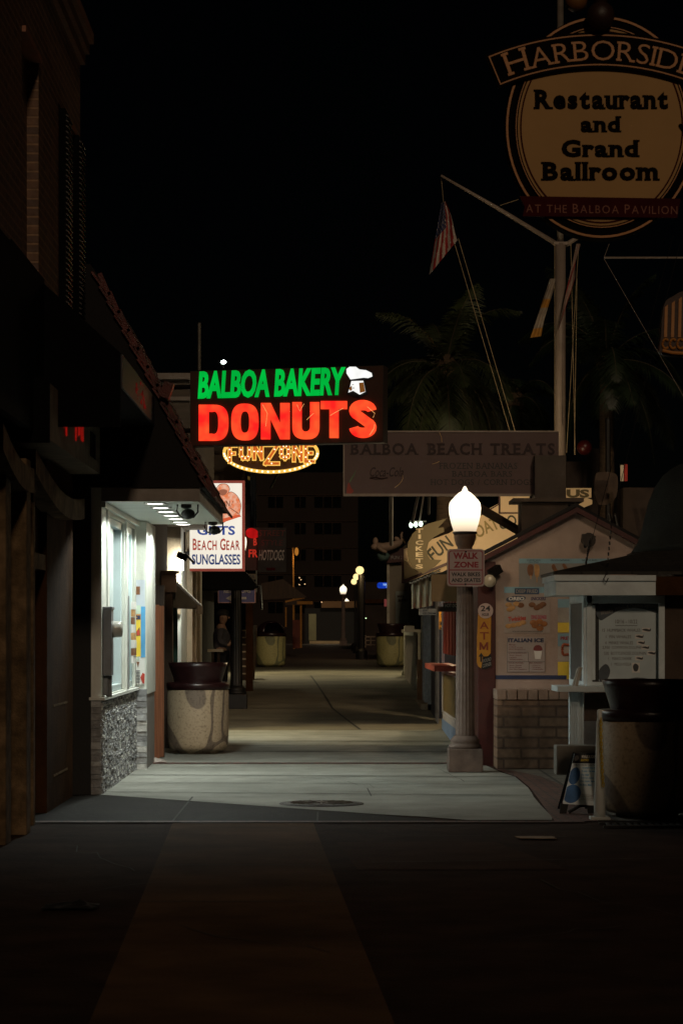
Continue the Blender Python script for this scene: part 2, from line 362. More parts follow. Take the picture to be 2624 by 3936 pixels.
cr_ = random.Random(21)
for (x, y, n_, dx, dy) in ((.5, 19.6, 9, .16, -.1), (-2.0, 18.5, 8, .1, -.3), (1.4, 16, 9, .12, -.35), (-.9, 13.5, 8, .09, -.2), (.9, 13, 7, .1, .1), (-1.9, 15, 8, .14, .16)):
    for k in range(n_):
        x2 = x+dx*cr_.uniform(.3, 1.6); y2 = y+dy*cr_.uniform(-.4, 1.9); joint((x, y), (x2, y2), cr_.uniform(.005, .012), .0085); x, y = x2, y2
for (x, y, n_, dx, dy) in ((-.2, 26.9, 9, .09, -.4), (1.3, 28.5, 7, .03, -.3), (-1.9, 26, 7, .12, .1), (.8, 35, 8, -.1, -.25)):
    for k in range(n_):
        x2 = x+dx*cr_.uniform(.3, 1.6); y2 = y+dy*cr_.uniform(-.4, 1.9); joint((x, y), (x2, y2), cr_.uniform(.004, .009)); x, y = x2, y2
struct(jb.to('pavement_joints', jointm))
# drain castings
b = B(); b.lathe(-.07, 23.0, [(0.001, .02), (.36, .02), (.36, .016), (.4, .016), (.404, .009)], 40)
mh = single(b.to('manhole_cover', M('cast_iron', (.035, .03, .026), .55, .4, 20, .6, .5)), 'round iron manhole cover set in the pale walkway', 'manhole cover')
th = mh; b = B()
for k in range(16):
    a = math.pi*k/8; b.cbox((-.07+.2*math.cos(a), 23+.2*math.sin(a), .024), (.2, .016, .008), a)
b.lathe(-.07, 23, [(.06, .02), (.06, .028), (.001, .03)], 20)
b.each('spoke', M('iron_worn', (.1, .085, .07), .4, .4, 20, .3, .6), mh)
b = B()
for k in range(26): b.box(2.35+k*.06, 2.375+k*.06, 20.3, 20.6, .006, .02)
b.box(2.3, 4, 20.24, 20.3, .006, .022); b.box(2.3, 4, 20.6, 20.66, .006, .022)
single(b.to('drain_grate', dkmetal), 'narrow slotted drain grate in the street by the right hand trash can', 'drain grate')
def litter(name, cx, cy, w, d, h, mat, label, cat, sd, flat=False):
    rr = random.Random(sd); vs = []; fs = []; n = 7
    for i in range(n):
        for j in range(n):
            e = 0 if flat else math.sin(math.pi*i/(n-1))*math.sin(math.pi*j/(n-1))
            vs.append((cx+(i/(n-1)-.5)*w*(1+rr.uniform(-.15, .15)), cy+(j/(n-1)-.5)*d*(1+rr.uniform(-.2, .2)), g(cy)+.016+h*(e*rr.uniform(.4, 1)+rr.uniform(0, .12))))
    for i in range(n-1):
        for j in range(n-1): a = i*n+j; fs.append([a, a+1, a+n+1, a+n])
    bb = B(); bb.add(vs, fs); single(bb.to(name, mat, solid=.003), label, cat)
litter('crumpled_paper', X(358, 30.3), 30.3, .26, .3, .07, paper, 'crumpled pale paper on the ground at the foot of the wood gate', 'litter', 3)
litter('flattened_carton', X(1228, 19.2), 19.2, .28, .2, .012, M('carton', (.3, .22, .15), .8), 'flat pale scrap of carton lying on the dark street', 'litter', 4, True)
litter('dark_rag', X(163, 14.35), 14.35, .3, .25, .05, black, 'black rag lying on the street at lower left', 'litter', 5)

# ---------------------------------------------------------------- left brick building
T = thing('brick_building', 'tall dark brick building with storefront at left edge', 'building', (-2.5, 20, 0))
b = B(); b.box(-7, -2.5, 20.85, 22.4, 3.3, 9.6); b.box(-7, -2.5, 12, 19.72, 3.3, 9.6); b.box(-7, -2.5, 24.12, 24.35, 3.3, 9.6)
b.box(-7, -2.5, 19.72, 20.85, 6.6, 9.6); b.box(-7, -2.5, 22.4, 24.12, 6.55, 9.6); b.box(-7, -2.6, 19.72, 20.85, 3.3, 6.6); b.box(-7, -2.6, 22.4, 24.12, 3.3, 6.55)
b.to('wall', brickwall, T)
b = B()
for i, (pz, pr) in enumerate([(7.36, .05), (7.47, .09), (7.58, .13)]): b.box(-2.7, -2.5+pr, 12, 24.35+pr*.6, pz, pz+.1)
b.to('cornice', M('cornice_brick', (.2, .09, .045), .6, .4, 12, .6, stretch=(1, 3, 1)), T)
b = B(); b.box(-2.6, -2.47, 19.75, 20.85, 6.55, 6.6); b.box(-2.6, -2.47, 22.9, 23.75, 6.5, 6.56); b.each('lintel', M('lintel_m', (.3, .11, .05), .6), T)
for y0 in (22.42, 23.62):
    b = B(); b.box(-2.5, -2.44, y0, y0+.5, 4.1, 6.5); b.to('shutter', blackcloth, T); b = B()
    for k in range(46): b.cbox((-2.43, y0+.25, 4.15+k*.051), (.03, .4, .012), 0, R(35))
    b.to('louvre', M('louvre', (.02, .014, .01), .5), T)
sf = T
b = B()   # storefront posts, wall, base
b.box(-2.72, -2.5, 20.5, 20.62, 0, 3.0); b.box(-2.66, -2.44, 19.55, 19.82, 0, 3.05); b.box(-2.64, -2.53, 20.0, 20.05, 0, 2.8)
b.box(-2.75, -2.48, 18.6, 18.9, 0, 3.1)
b.each('post', trimm, T, bevel=.01)
b = B(); b.box(-2.56, -2.545, 22.4, 23.6, .3, .32); b.box(-2.56, -2.545, 22.4, 23.6, .95, .97); b.each('moulding', trimm, T)
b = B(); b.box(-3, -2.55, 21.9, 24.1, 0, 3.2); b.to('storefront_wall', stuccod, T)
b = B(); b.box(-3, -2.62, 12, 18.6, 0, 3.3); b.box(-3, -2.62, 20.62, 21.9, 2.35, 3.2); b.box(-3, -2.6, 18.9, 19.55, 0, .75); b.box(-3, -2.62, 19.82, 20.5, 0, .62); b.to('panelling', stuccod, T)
b = B(); b.box(-2.9, -2.7, 18.9, 19.55, .75, 2.9); b.box(-2.9, -2.7, 19.82, 20.5, .62, 2.5); b.each('shop_window', gl, T)
b = B(); b.box(-2.66, -2.58, 18.9, 19.55, .72, .8); b.box(-2.68, -2.58, 19.82, 20.5, .6, .66); b.box(-2.66, -2.56, 19.82, 21.9, 2.2, 2.34); b.box(-2.66, -2.6, 18.9, 19.55, 2.1, 2.6); b.each('window_sill', trimm, T)
b = B(); b.box(-2.85, -2.72, 20.64, 21.88, .03, 2.18); dr = b.to('door', black, T)
b = B(); b.box(-2.72, -2.66, 20.75, 20.95, 1.15, 1.2); b.box(-2.72, -2.7, 20.7, 20.75, .05, 2.15); b.to('handle', galv, dr)
# arched plaster trim under the sign band
for (ya, yb, zl, zr, sag) in ((18.0, 19.9, 3.2, 3.02, .1), (20.0, 24.0, 3.16, 3.02, .17)):
    b = B(); n = 16; vs = []; fs = []
    for i in range(n+1):
        t = i/n; y = ya+(yb-ya)*t; z = zl+(zr-zl)*t-sag*math.sin(math.pi*t*.9)
        vs += [(-2.42, y, z), (-2.42, y, z-.2), (-2.6, y, z-.2), (-2.6, y, z)]
    for i in range(n):
        for k in range(4): fs.append([4*i+k, 4*i+(k+1) % 4, 4*i+4+(k+1) % 4, 4*i+4+k])
    b.add(vs, fs); b.to('arched_trim', trimm, T)
b = B(); b.box(-2.62, -2.42, 18.5, 20.6, 3.3, 4.65); b.box(-2.62, -2.42, 14, 18.5, 3.3, 4.62); b.to('dark_fascia', blackcloth, T)
# sign band with red letters
T = thing('shop_sign_board', 'beige board with red letters under the black canopy at left', 'sign', (-2.3, 22, 3.23))
b = B(); b.box(-2.6, -2.3, 19.9, 24.33, 3.23, 3.70); b.to('board', stucco, T)
spl = PL((-2.3, 0, 0), (0, 1, 0)); rl = E('dim_red_strokes', (.8, .02, .012), .35, .6, 9)
b = B(); rr = random.Random(6)
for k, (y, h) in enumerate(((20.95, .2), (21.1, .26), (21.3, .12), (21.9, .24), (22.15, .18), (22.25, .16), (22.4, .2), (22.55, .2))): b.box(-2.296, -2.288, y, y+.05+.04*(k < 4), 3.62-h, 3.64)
b.each('red_stroke', rl, T)  # red strokes drawn with low emission, as letters cut off by the canopy
b = B()
for k in range(4): b.box(-2.296, -2.288, 23.3+k*.14, 23.35+k*.14, 3.34, 3.58)
b.each('dark_stroke', sblk, T)
# canopy
T = thing('shop_canopy', 'black box canopy with sloping top over the left storefront', 'canopy', (-2.1, 22.5, 3.72))
b = B(); y0, y1 = 20.6, 24.38
b.add([(-2.52, y0, 3.72), (-1.77, y0, 3.72), (-1.77, y0, 4.02), (-2.52, y0, 4.7), (-2.52, y1, 3.72), (-1.77, y1, 3.72), (-1.77, y1, 4.02), (-2.52, y1, 4.7)],
      [[0, 1, 2, 3], [4, 7, 6, 5], [0, 4, 5, 1], [3, 2, 6, 7], [0, 3, 7, 4]]); b.box(-2.62, -1.77, 20.56, 20.6, 3.39, 4.0); b.box(-2.62, -2.29, 19.84, 19.88, 3.2, 3.74); b.to('canvas', blackcloth, T)  # last box is a black cap added to darken the sign board's near end
b = B(); b.box(-1.775, -1.755, 20.6, 24.38, 3.73, 4.01); b.to('side_panel', M('purple_panel', (.02, .016, .022), .6), T)
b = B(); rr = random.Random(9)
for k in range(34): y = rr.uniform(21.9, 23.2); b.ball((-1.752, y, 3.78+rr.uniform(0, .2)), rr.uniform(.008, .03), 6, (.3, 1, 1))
b.to('red_reflection_dots', E('red_reflection_glow', (.4, .02, .015), .3, .7, 14), T)  # glowing dots painted in for red sign lettering mirrored on the panel

# ---------------------------------------------------------------- bakery
WX = -2.29
T = thing('bakery_building', 'bakery with white window front, stone base and bright soffit', 'building', (WX, 27, 0))
b = B(); b.box(-6, WX, 24.4, 25.1, .96, 2.96); b.box(-6, WX, 25.1, 28.7, .96, 1.0); b.box(-6, WX, 25.1, 28.7, 2.86, 2.96); b.box(-6, WX, 27.15, 27.45, 1.0, 2.86)
b.box(-6, WX, 28.6, 30.3, .96, 2.96); b.box(-6, -2.7, 25.1, 28.6, 0, 2.96); b.box(-2.29, -2.17, 28.82, 30.3, .9, 2.96)
b.to('wall', M('bakery_white', (.64, .66, .6), .6, .06, 4, .12, dirt=.12), T)
b = B(); b.box(-2.395, WX-.002, 24.385, 24.4, .96, 3.1); b.to('front_wall', whitep, T); b = B(); b.box(-2.62, -2.395, 24.36, 24.4, 0, 3.25); b.to('corner_strip', black, T)
b = B(); b.box(-2.395, WX-.02, 24.4, 28.8, 0, .955); b.box(-2.7, -2.18, 28.83, 30.28, 0, .9); b.to('base', greyp, T)
stm = [M('ledge_stone_%d' % i, c, .75, .35, 13, .8) for i, c in enumerate(((.44, .45, .46), (.3, .305, .315), (.6, .6, .58), (.17, .175, .18)))]
b = B(); rr = random.Random(2); z = .0
while z < .93:
    h = rr.uniform(.022, .034); y = 24.4
    while y < 28.78:
        b.cur = rr.choice((0, 0, 1, 1, 2, 3)); L = rr.uniform(.05, .15); y2 = min(y+L, 28.8); px = rr.uniform(.0, .016)
        b.add([(WX-.03, y, z), (WX+px, y, z), (WX+px*rr.uniform(.6, 1.2), y, z+h-.004), (WX-.03, y, z+h-.004), (WX-.03, y2-.004, z), (WX+px+rr.uniform(-.008, .008), y2-.004, z), (WX+px, y2-.004, z+h-.004), (WX-.03, y2-.004, z+h-.004)],
              [[0, 1, 2, 3], [4, 7, 6, 5], [0, 4, 5, 1], [1, 5, 6, 2], [2, 6, 7, 3]])
        y = y2
    z += h
z = 0
while z < .93:
    h = rr.uniform(.05, .085)
    x = -2.393
    while x < -2.3:
        b.cur = rr.choice((0, 1, 1, 3)); L = .12; x2 = min(x+L, -2.29); b.box(x, x2-.004, 24.37-rr.uniform(0, .02), 24.4, z, z+h-.005); x = x2
    x = -2.31
    b.cur = rr.choice((0, 0, 1, 2)); b.box(-2.3, -2.165, 28.77-rr.uniform(0, .04), 28.83, z, z+h-.006)
    z += h
b.to('stone_veneer', stm, T)
b = B(); b.box(-2.41, WX+.04, 24.34, 28.8, .955, .985); b.to('ledge', whitep, T)
for (ya, yb) in ((25.12, 27.13), (27.47, 28.58)):
    b = B(); b.box(-2.42, -2.41, ya, yb, 1.0, 2.84); wd = b.to('window', M('bakery_glass', (.02, .026, .026), .25, .5, 5, 0, stretch=(1, 3, .5), spec=.12), T)
    b = B()
    for (a, c, d, e) in ((ya, ya+.06, 1.0, 2.86), (yb-.09, yb, 1.0, 2.86), (ya, yb, 1.0, 1.07), (ya, yb, 2.78, 2.86)): b.box(-2.43, -2.32, a, c, d, e)
    b.box(-2.44, -2.37, (ya+yb)/2+.15, (ya+yb)/2+.5, 1.07, 2.78)
    b.to('frame', alum, wd, bevel=.006)
b = B(); b.box(-2.285, -2.25, 24.4, 28.82, 2.9, 2.958); b.box(-2.29, -2.27, 24.9, 25.1, .99, 2.9); b.box(-2.29, -2.268, 27.2, 27.4, .99, 2.9); b.to('trim', whitep, T)
# soffit and fascia
b = B(); b.box(-2.62, -1.32, 24.42, 29.7, 2.965, 3.0); b.to('soffit', soffitm, T)
b = B(); b.box(-2.62, -1.30, 24.39, 24.42, 2.962, 3.1); b.box(-1.32, -1.30, 24.42, 29.7, 2.962, 3.1); b.box(-2.62, -1.3, 29.7, 29.72, 2.962, 3.1); b.to('fascia', fasciam, T)
# mansard roof
b = B(); b.add([(-1.22, 24.36, 3.1), (-2.4, 24.36, 5.35), (-2.7, 24.36, 5.35), (-2.7, 24.36, 3.1), (-1.22, 29.8, 3.1), (-2.4, 29.8, 5.35), (-2.7, 29.8, 5.35), (-2.7, 29.8, 3.1)],
               [[0, 1, 2, 3], [4, 7, 6, 5], [0, 4, 5, 1], [1, 5, 6, 2], [0, 3, 7, 4]]); rf = b.to('roof', M('gable_dark', (.006, .004, .0035), .9), T)
b = B(); rr = random.Random(5); rows = 15; sl = Vector((-1.18, 0, 2.25)).normalized(); nn = Vector((sl.z, 0, -sl.x)); ang = math.atan2(sl.z, sl.x)
for i in range(rows):
    base = Vector((-1.22, 0, 3.04))+sl*(i*.165)
    y = 24.3
    while y < 29.8:
        p = base+nn*(.012+rr.uniform(0, .012)); q = base+sl*.2+nn*(-.006)
        w_ = rr.uniform(.16, .24)
        b.poly([(p.x, y, p.z), (p.x, y+w_-.01, p.z), (q.x, y+w_-.01, q.z), (q.x, y, q.z)], nn*.022); y += w_
b.to('roof_tiles', redtile, rf)
b = B()
for k in range(12):
    t = k/12.0; p = Vector((-1.19, 24.3, 3.03))+sl*(2.5*t); b.cbox((p.x, 24.33, p.z+.08), (.24, .05, .045), 0, -ang+R(4))
b.cbox((X(384, 24.3), 24.28, Z(897, 24.3)), (.1, .14, .16), 0, R(20)); b.to('rake_tile', redtile, rf)
# recessed lights
dm = E('downlight_disc', (1, .97, .9), 5)
for k in range(7):
    y = 24.8+k*.84
    if y > 29.65: y = 29.6
    b = B(); b.lathe(-1.78, y, [(.085, 2.962), (.08, 2.956), (.06, 2.953), (.001, 2.952)], 20); dl = b.to('downlight', dm, T, True)
    b = B(); b.lathe(-1.78, y, [(.1, 2.964), (.1, 2.955), (.118, 2.955), (.118, 2.964)], 20); b.to('ring', whitep, dl)
    lamp('SPOT', 'downlight_lamp', (-1.78, y, 2.935), (64 if k else 92), (.93, 1, .91), .06, (-1.78-.04, y+.02, 0), 154, .2)
# posters on the pier
T2 = thing('menu_posters', 'ice cream menu posters taped to the bakery pier', 'poster', (-2.23, 28.8, 1.2))
fp = FP(28.79)
for (v0, v1, m) in ((1332, 1410, M('posterw', (.52, .57, .64), .4, .05)), (1411, 1424, orangep), (1424, 1462, yelp), (1462, 1508, yelp), (1509, 1572, paperw)):
    panel(B(), fp, 310.5, v0, 333, v1, 0, .004).to('poster', m, T2)
panel(B(), fp, 324, 1393, 334, 1510, .006, .004).to('poster', M('poster_b2', (.08, .32, .6), .4, .2), T2)
b = B(); panel(b, fp, 313, 1347, 322, 1366, .006, .003); ppoly(b, fp, [(314, 1520), (321, 1520), (317.5, 1534)], .006, .003); ppoly(b, fp, [(313, 1452), (321, 1440), (323, 1460), (314, 1461)], .006, .003); b.each('picture', brownp, T2)
b = B(); ppoly(b, fp, [(313, 1516), (316, 1508), (319, 1508), (321, 1516)], .01, .003); b.cbox(fp.at(*fp.hit(318, 1400), .008), (.06, .004, .1)); b.to('picture', M('ice', (.5, .6, .5), .5, .2), T2)
b = B(); ppoly(b, fp, [(323, 1556), (328, 1545), (333, 1548), (332, 1570), (328, 1570)], .011, .003); b.cbox(fp.at(*fp.hit(318, 1453), .01), (.03, .003, .06)); b.to('picture', M('pop', (.5, .05, .03), .5, .3), T2)
text('ce', fp, 311, 1413, 323, 1423, bluep, T2, bold=.05, off=.006)
b = B()
for k in range(9): panel(b, fp, 313, 1540+k*3.4, 322, 1541.6+k*3.4, .006, .002)
b.to('print', sblk, T2)
panel(B(), FP(28.6), 333, 1290, 337.5, 1334, 0, .03).to('clip_frame', whitep, T2)
# posters on window mullion
T2 = thing('window_flyers', 'strip of food photos taped to the bakery window edge', 'poster', (-2.25, 28.3, 1.3))
wp = PL((-2.262, 0, 0), (0, 1, 0))
for k, m in enumerate([paperw, brownp, paperw, tanp, paperw, brownp, tanp, paperw]):
    b = B(); y = 27.95; z = 1.28+k*.09; b.box(-2.285, -2.255+.01*math.sin(k), y, y+.34, z, z+.083); b.to('flyer', m, T2)
b = B(); b.box(-2.26, -2.25, 27.28, 27.33, 1.0, 2.05); b.to('tape', galv, T2)
# electric meter
T2 = thing('electric_meter', 'grey meter box with round glass meter on the bakery corner', 'meter', (-2.2, 24.8, 1.4))
b = B(); b.box(-2.29, -2.2, 24.5, 24.75, 1.2, 1.9); b.box(-2.29, -2.19, 24.48, 24.77, 1.87, 1.9); b.box(-2.29, -2.24, 24.57, 24.68, 1.0, 1.2); b.to('box', M('meter_grey', (.26, .28, .31), .4, .15, 6, .05, .3), T2, bevel=.008)
b = B(); b.tube([(-2.2, 24.62, 1.67), (-2.17, 24.62, 1.67), (-2.12, 24.62, 1.67), (-2.1, 24.62, 1.67)], [.085, .085, .08, .07], 20); b.to('meter', M('meter_glass', (.5, .5, .46), .15, .1), T2, True)
b = B(); b.tube([(-2.235, 24.62, 1.2), (-2.235, 24.62, .98)], .03); b.to('conduit', galv, T2)
# security cameras
def seccam(loc, s, label):
    t = thing('security_camera', label, 'camera', loc, 'cameras under the bakery soffit'); x, y, z = loc
    b = B(); b.lathe(x, y, [(.05*s, z), (.05*s, z-.03*s), (.02*s, z-.04*s)], 16); b.to('mount', dkmetal, t)
    b = B(); b.ball((x+.02, y, z-.09*s), .05*s, 14, (1.3, 1.2, 1)); b.to('dome', black, t, True)
    b = B(); b.tube([(x-.08*s, y, z), (x-.09*s, y, z-.06*s), (x-.06*s, y, z-.11*s), (x, y, z-.13*s), (x+.07*s, y, z-.12*s), (x+.11*s, y, z-.07*s), (x+.11*s, y, z)], .008*s); b.to('guard', dkmetal, t)
seccam((X(428, 25.0), 25.0, 2.962), 1.1, 'dark camera under the near end of the bakery soffit')
seccam((X(489, 29.0), 29.0, 2.962), 1.1, 'dark dome camera at the far corner of the bakery soffit')

# ---------------------------------------------------------------- donuts sign
PA = Vector((X(437, 27.6), 27.6, 0)); PB = Vector((X(880, 27.0), 27.0, 0)); dp = PL(PA, PB-PA)
T = thing('donuts_sign', 'large dark sign reading BALBOA BAKERY DONUTS in lit green and red letters', 'sign', dp.at(1.1, 3.76))
dkbrown = M('sign_face_brown', (.06, .02, .009), .5, .1, 3, .02, dirt=.2)
b = B(); W = (PB-PA).length; b.poly([dp.at(0, 3.76, -.2), dp.at(W, 3.76, -.2), dp.at(W, 4.62, -.2), dp.at(0, 4.62, -.2)], dp.n*.198); b.to('cabinet', M('sign_cabinet', (.035, .02, .012), .6), T)
b = B(); b.poly([dp.at(.006, 3.77, 0), dp.at(W-.006, 3.77, 0), dp.at(W-.006, 4.61, 0), dp.at(.006, 4.61, 0)], dp.n*.006); b.to('face', dkbrown, T)
dred = E('donut_red', (1.0, .085, .022), 1.25, 0, 4.5, (1, .014, .012)); dgr = E('bakery_green', (.0, .56, .055), 1.0, .25, 4)
text('BALBOA BAKERY', dp, 456, 853, 794, 908, dgr, T, bold=.034, shear=.12, off=.008, d=.02, skew=0)
def se(cx, cy, rx, ry, a, n=2.7):
    c, q = math.cos(a), math.sin(a); return (cx+rx*math.copysign(abs(c)**(2/n), c), cy+ry*math.copysign(abs(q)**(2/n), q))
def strip(b, pl, pairs, closed, off, t, mapf):
    n = len(pairs)
    vs = []
    for l, r_ in pairs:
        for d in (off, off+t):
            for q in (l, r_): a, z = pl.hit(*mapf(*q)); vs.append(pl.at(a, z, d))
    fs = []
    for i in range(n if closed else n-1):
        k = (i+1) % n; a, c = 4*i, 4*k
        fs += [[a+2, a+3, c+3, c+2], [a, c, c+1, a+1], [a, a+2, c+2, c], [a+1, c+1, c+3, a+3]]
    if not closed: fs += [[0, 1, 3, 2], [4*n-4, 4*n-2, 4*n-1, 4*n-3]]
    b.add(vs, fs)
def heavy(ch):
    N = 40
    if ch == 'O': return [([(se(.5, .5, .5, .5, 2*math.pi*k/N), se(.5, .5, .17, .29, 2*math.pi*k/N)) for k in range(N)], True)]
    if ch == 'D':
        o = []; 
        for k in range(N):
            a = 2*math.pi*k/N-math.pi; p = se(.5, .5, .5, .5, a); q = se(.5, .5, .17, .31, a)
            if math.cos(a) < 0: p = (max(0, .5+.75*math.cos(a)*1.0), 0 if math.sin(a) < -.55 else 1 if math.sin(a) > .55 else .5+.5*math.sin(a)/.55); p = (0 if abs(math.sin(a)) < .75 else p[0], p[1]); q = (.33 if abs(math.sin(a)) < .9 else q[0], .2 if math.sin(a) < -.55 else .8 if math.sin(a) > .55 else .5+.3*math.sin(a)/.55)
            o.append((p, q))
        return [(o, True)]
    if ch == 'U':
        o = [((0, 1), (.335, 1))]
        for k in range(21): a = math.pi+math.pi*k/20; o.append((se(.5, .36, .5, .36, a), se(.5, .34, .165, .13, a, 2.2)))
        o.append(((1, 1), (.665, 1))); return [(o, False)]
    if ch == 'S':
        cl = []
        for t in [k/30 for k in range(31)]:
            if t < .5: a = R(0)+(R(250)-R(0))*(t/.5); c = (.5+.33*math.cos(a), .72+.145*math.sin(a))
            else: a = R(70)+(R(-180)-R(70))*((t-.5)/.5); c = (.5+.33*math.cos(a), .28+.145*math.sin(a))
            cl.append(c)
        cl = [c for i, c in enumerate(cl) if abs(i-15) > 0]
        o = []
        for i in range(len(cl)):
            p = cl[max(0, i-1)]; q = cl[min(len(cl)-1, i+1)]; dx, dy = (q[0]-p[0])*.74, q[1]-p[1]; L = math.hypot(dx, dy) or 1; w_ = .135
            cq = lambda t: max(0, min(1, t)); o.append(((cq(cl[i][0]-dy/L*w_/.8), cq(cl[i][1]+dx/L*w_)), (cq(cl[i][0]+dy/L*w_/.8), cq(cl[i][1]-dx/L*w_))))
        return [(o, False)]
for ch, u0, v0, u1, v1 in (('D', 458.5, 930, 525.5, 1013), ('O', 533, 927.5, 594.5, 1012), ('N', 601, 926, 666, 1009.5), ('U', 673, 924, 734, 1009.5), ('T', 738, 921.5, 797.5, 1006.5), ('S', 803, 919, 865, 1006.5)):
    b = B(); mf = lambda x, y: (u0+(u1-u0)*x, v1+(v0-v1)*y)
    if ch == 'T': ppoly(b, dp, [mf(*q) for q in ((0, 1), (1, 1), (1, .78), (.675, .78), (.675, 0), (.335, 0), (.335, .78), (0, .78))], .008, .025)
    elif ch == 'N': ppoly(b, dp, [mf(*q) for q in ((0, 0), (0, 1), (.33, 1), (.68, .42), (.68, 1), (1, 1), (1, 0), (.67, 0), (.32, .58), (.32, 0))], .008, .025)
    else:
        for pr_, cl_ in heavy(ch): strip(b, dp, pr_, cl_, .008, .025, mf)
    b.to('letter', dred, T)
b = B()
for p_ in (((605, 930), (616, 950), (612, 980)), ((684, 930), (690, 945), (700, 928)), ((706, 965), (716, 955), (722, 950)), ((760, 955), (775, 946), (790, 938)), ((845, 935), (862, 950), (858, 960)), ((850, 1000), (860, 985), (862, 975))):
    b.tube([dp.at(*dp.hit(u, v), .034) for u, v in p_], .0022, 4)
b.each('crack_glare', E('crack_glow', (1, .45, .15), 1.2), T)
wl = E('chef_white', (1, 1, .97), 1.05, .12, 9); chb = M('chef_black', (.005, .005, .005), .6)
b = B(); out = [(797, 906), (806, 876), (800, 868), (794, 852), (800, 842), (818, 840), (826, 846), (842, 848), (858, 856), (859, 867), (848, 872), (838, 872), (845, 905), (826, 916)]
ppoly(b, dp, out, .008, .01); b.to('emblem_outline', chb, T)
b = B(); ppoly(b, dp, [(806, 872), (797, 858), (797, 848), (804, 843), (818, 843), (826, 849), (842, 851), (854, 857), (856, 865), (846, 869), (836, 868)], .02, .008); b.to('chef_hat', wl, T)
b = B(); ppoly(b, dp, [(808, 876), (835, 875), (840, 900), (827, 907), (812, 898), (801, 902), (805, 890)], .021, .008); b.to('chef_face', wl, T)
b = B(); ppoly(b, dp, [(826, 880), (836, 879), (840, 900), (828, 903)], .031, .004); ppoly(b, dp, [(803, 893), (809, 886), (810, 896), (806, 899)], .031, .004); b.to('chef_hair', E('chef_brown', (.35, .12, .02), .5), T)
b = B(); b.cbox(dp.at(*dp.hit(812, 884), .033), (.02, .004, .006)); b.cbox(dp.at(*dp.hit(813, 892), .033), (.02, .004, .008)); ppoly(b, dp, [(817, 908), (826, 913), (836, 905), (827, 909)], .032, .004); b.to('chef_line', chb, T)
b = B(); bar(b, dp.at(0, 4.45, -.1), dp.at(-.7, 4.45, -.1), .03); bar(b, dp.at(0, 3.95, -.1), dp.at(-.5, 3.95, -.1), .03); b.each('bracket', dkmetal, T)

# siding building behind
T = thing('siding_building', 'grey sided upper storey behind the bakery sign', 'building', (-3, 33, 0))
b = B(); b.box(-6, -1.85, 32.2, 39, 3.2, 5.0); b.to('wall', M('siding', (.12, .1, .08), .8, .15, 3, .2, stretch=(1, 1, 9)), T)
b = B(); b.box(-6, -1.75, 32.1, 39.1, 5.0, 5.08); b.box(-6, -1.82, 32.14, 32.2, 4.72, 4.77); b.to('cap', fasciam, T)
b = B(); b.box(-6, -2.35, 32.3, 35.2, 0, 3.2); b.to('lower_wall', M('brown_recess', (.035, .02, .012), .8), T)
T = thing('roof_spotlight', 'tiny bright white spotlight on the roof above the bakery sign', 'light', P(513, 840, 36))
b = B(); b.ball(P(513.5, 831.5, 36), .03, 10, (1.3, 1, .9)); b.to('bulb', E('led', (.85, 1, .95), 25), T)
b = B(); bar(b, P(513, 838, 36), P(512, 852, 36), .012); b.ball(P(510, 836, 36.06), .03); b.each('bracket', dkmetal, T)
b = B(); bar(b, P(458, 850, 45), P(458, 742, 45), .03); single(b.to('antenna_pole', M('pole_grey', (.12, .11, .09), .6)), 'thin grey pole rising behind the bakery sign', 'pole')

# fun zone neon
T = thing('oval_neon_sign', 'oval yellow bulb sign reading FUN ZONE below the bakery sign', 'sign', P(622, 1087, 50)); nz = FP(50)
yl = E('neon_yellow', (1, .55, .1), 1.1); ol = E('neon_orange', (.75, .15, .02), .9, .2, 9); bl = E('bulb_warm', (1, .85, .55), 2.2)
b = B(); vs = []; n = 64
for k in range(n+1):
    a = 2*math.pi*k/n; vs.append(nz.at(*nz.hit(622+107*math.cos(a), 1040-44*math.sin(a))))
b.tube(vs, .035, 8); b.to('ring', yl, T)
b = B(); ppoly(b, nz, [(622+100*math.cos(2*math.pi*k/40), 1040-39*math.sin(2*math.pi*k/40)) for k in range(40)], -.25, .15); b.to('backboard', M('neon_board', (.05, .012, .005), .6), T)
LT = {'F': [[(0, 0), (0, 1), (1, 1)], [(0, .5), (.7, .5)]], 'U': [[(0, 1), (0, .25), (.25, 0), (.75, 0), (1, .25), (1, 1)]], 'N': [[(0, 0), (0, 1), (1, 0), (1, 1)]],
      'Z': [[(0, 1), (1, 1), (0, 0), (1, 0)]], 'O': [[(.5, 1), (.1, .85), (0, .5), (.1, .15), (.5, 0), (.9, .15), (1, .5), (.9, .85), (.5, 1)]], 'E': [[(1, 1), (0, 1), (0, 0), (1, 0)], [(0, .5), (.75, .5)]]}
bo = B(); by = B(); bb = B()
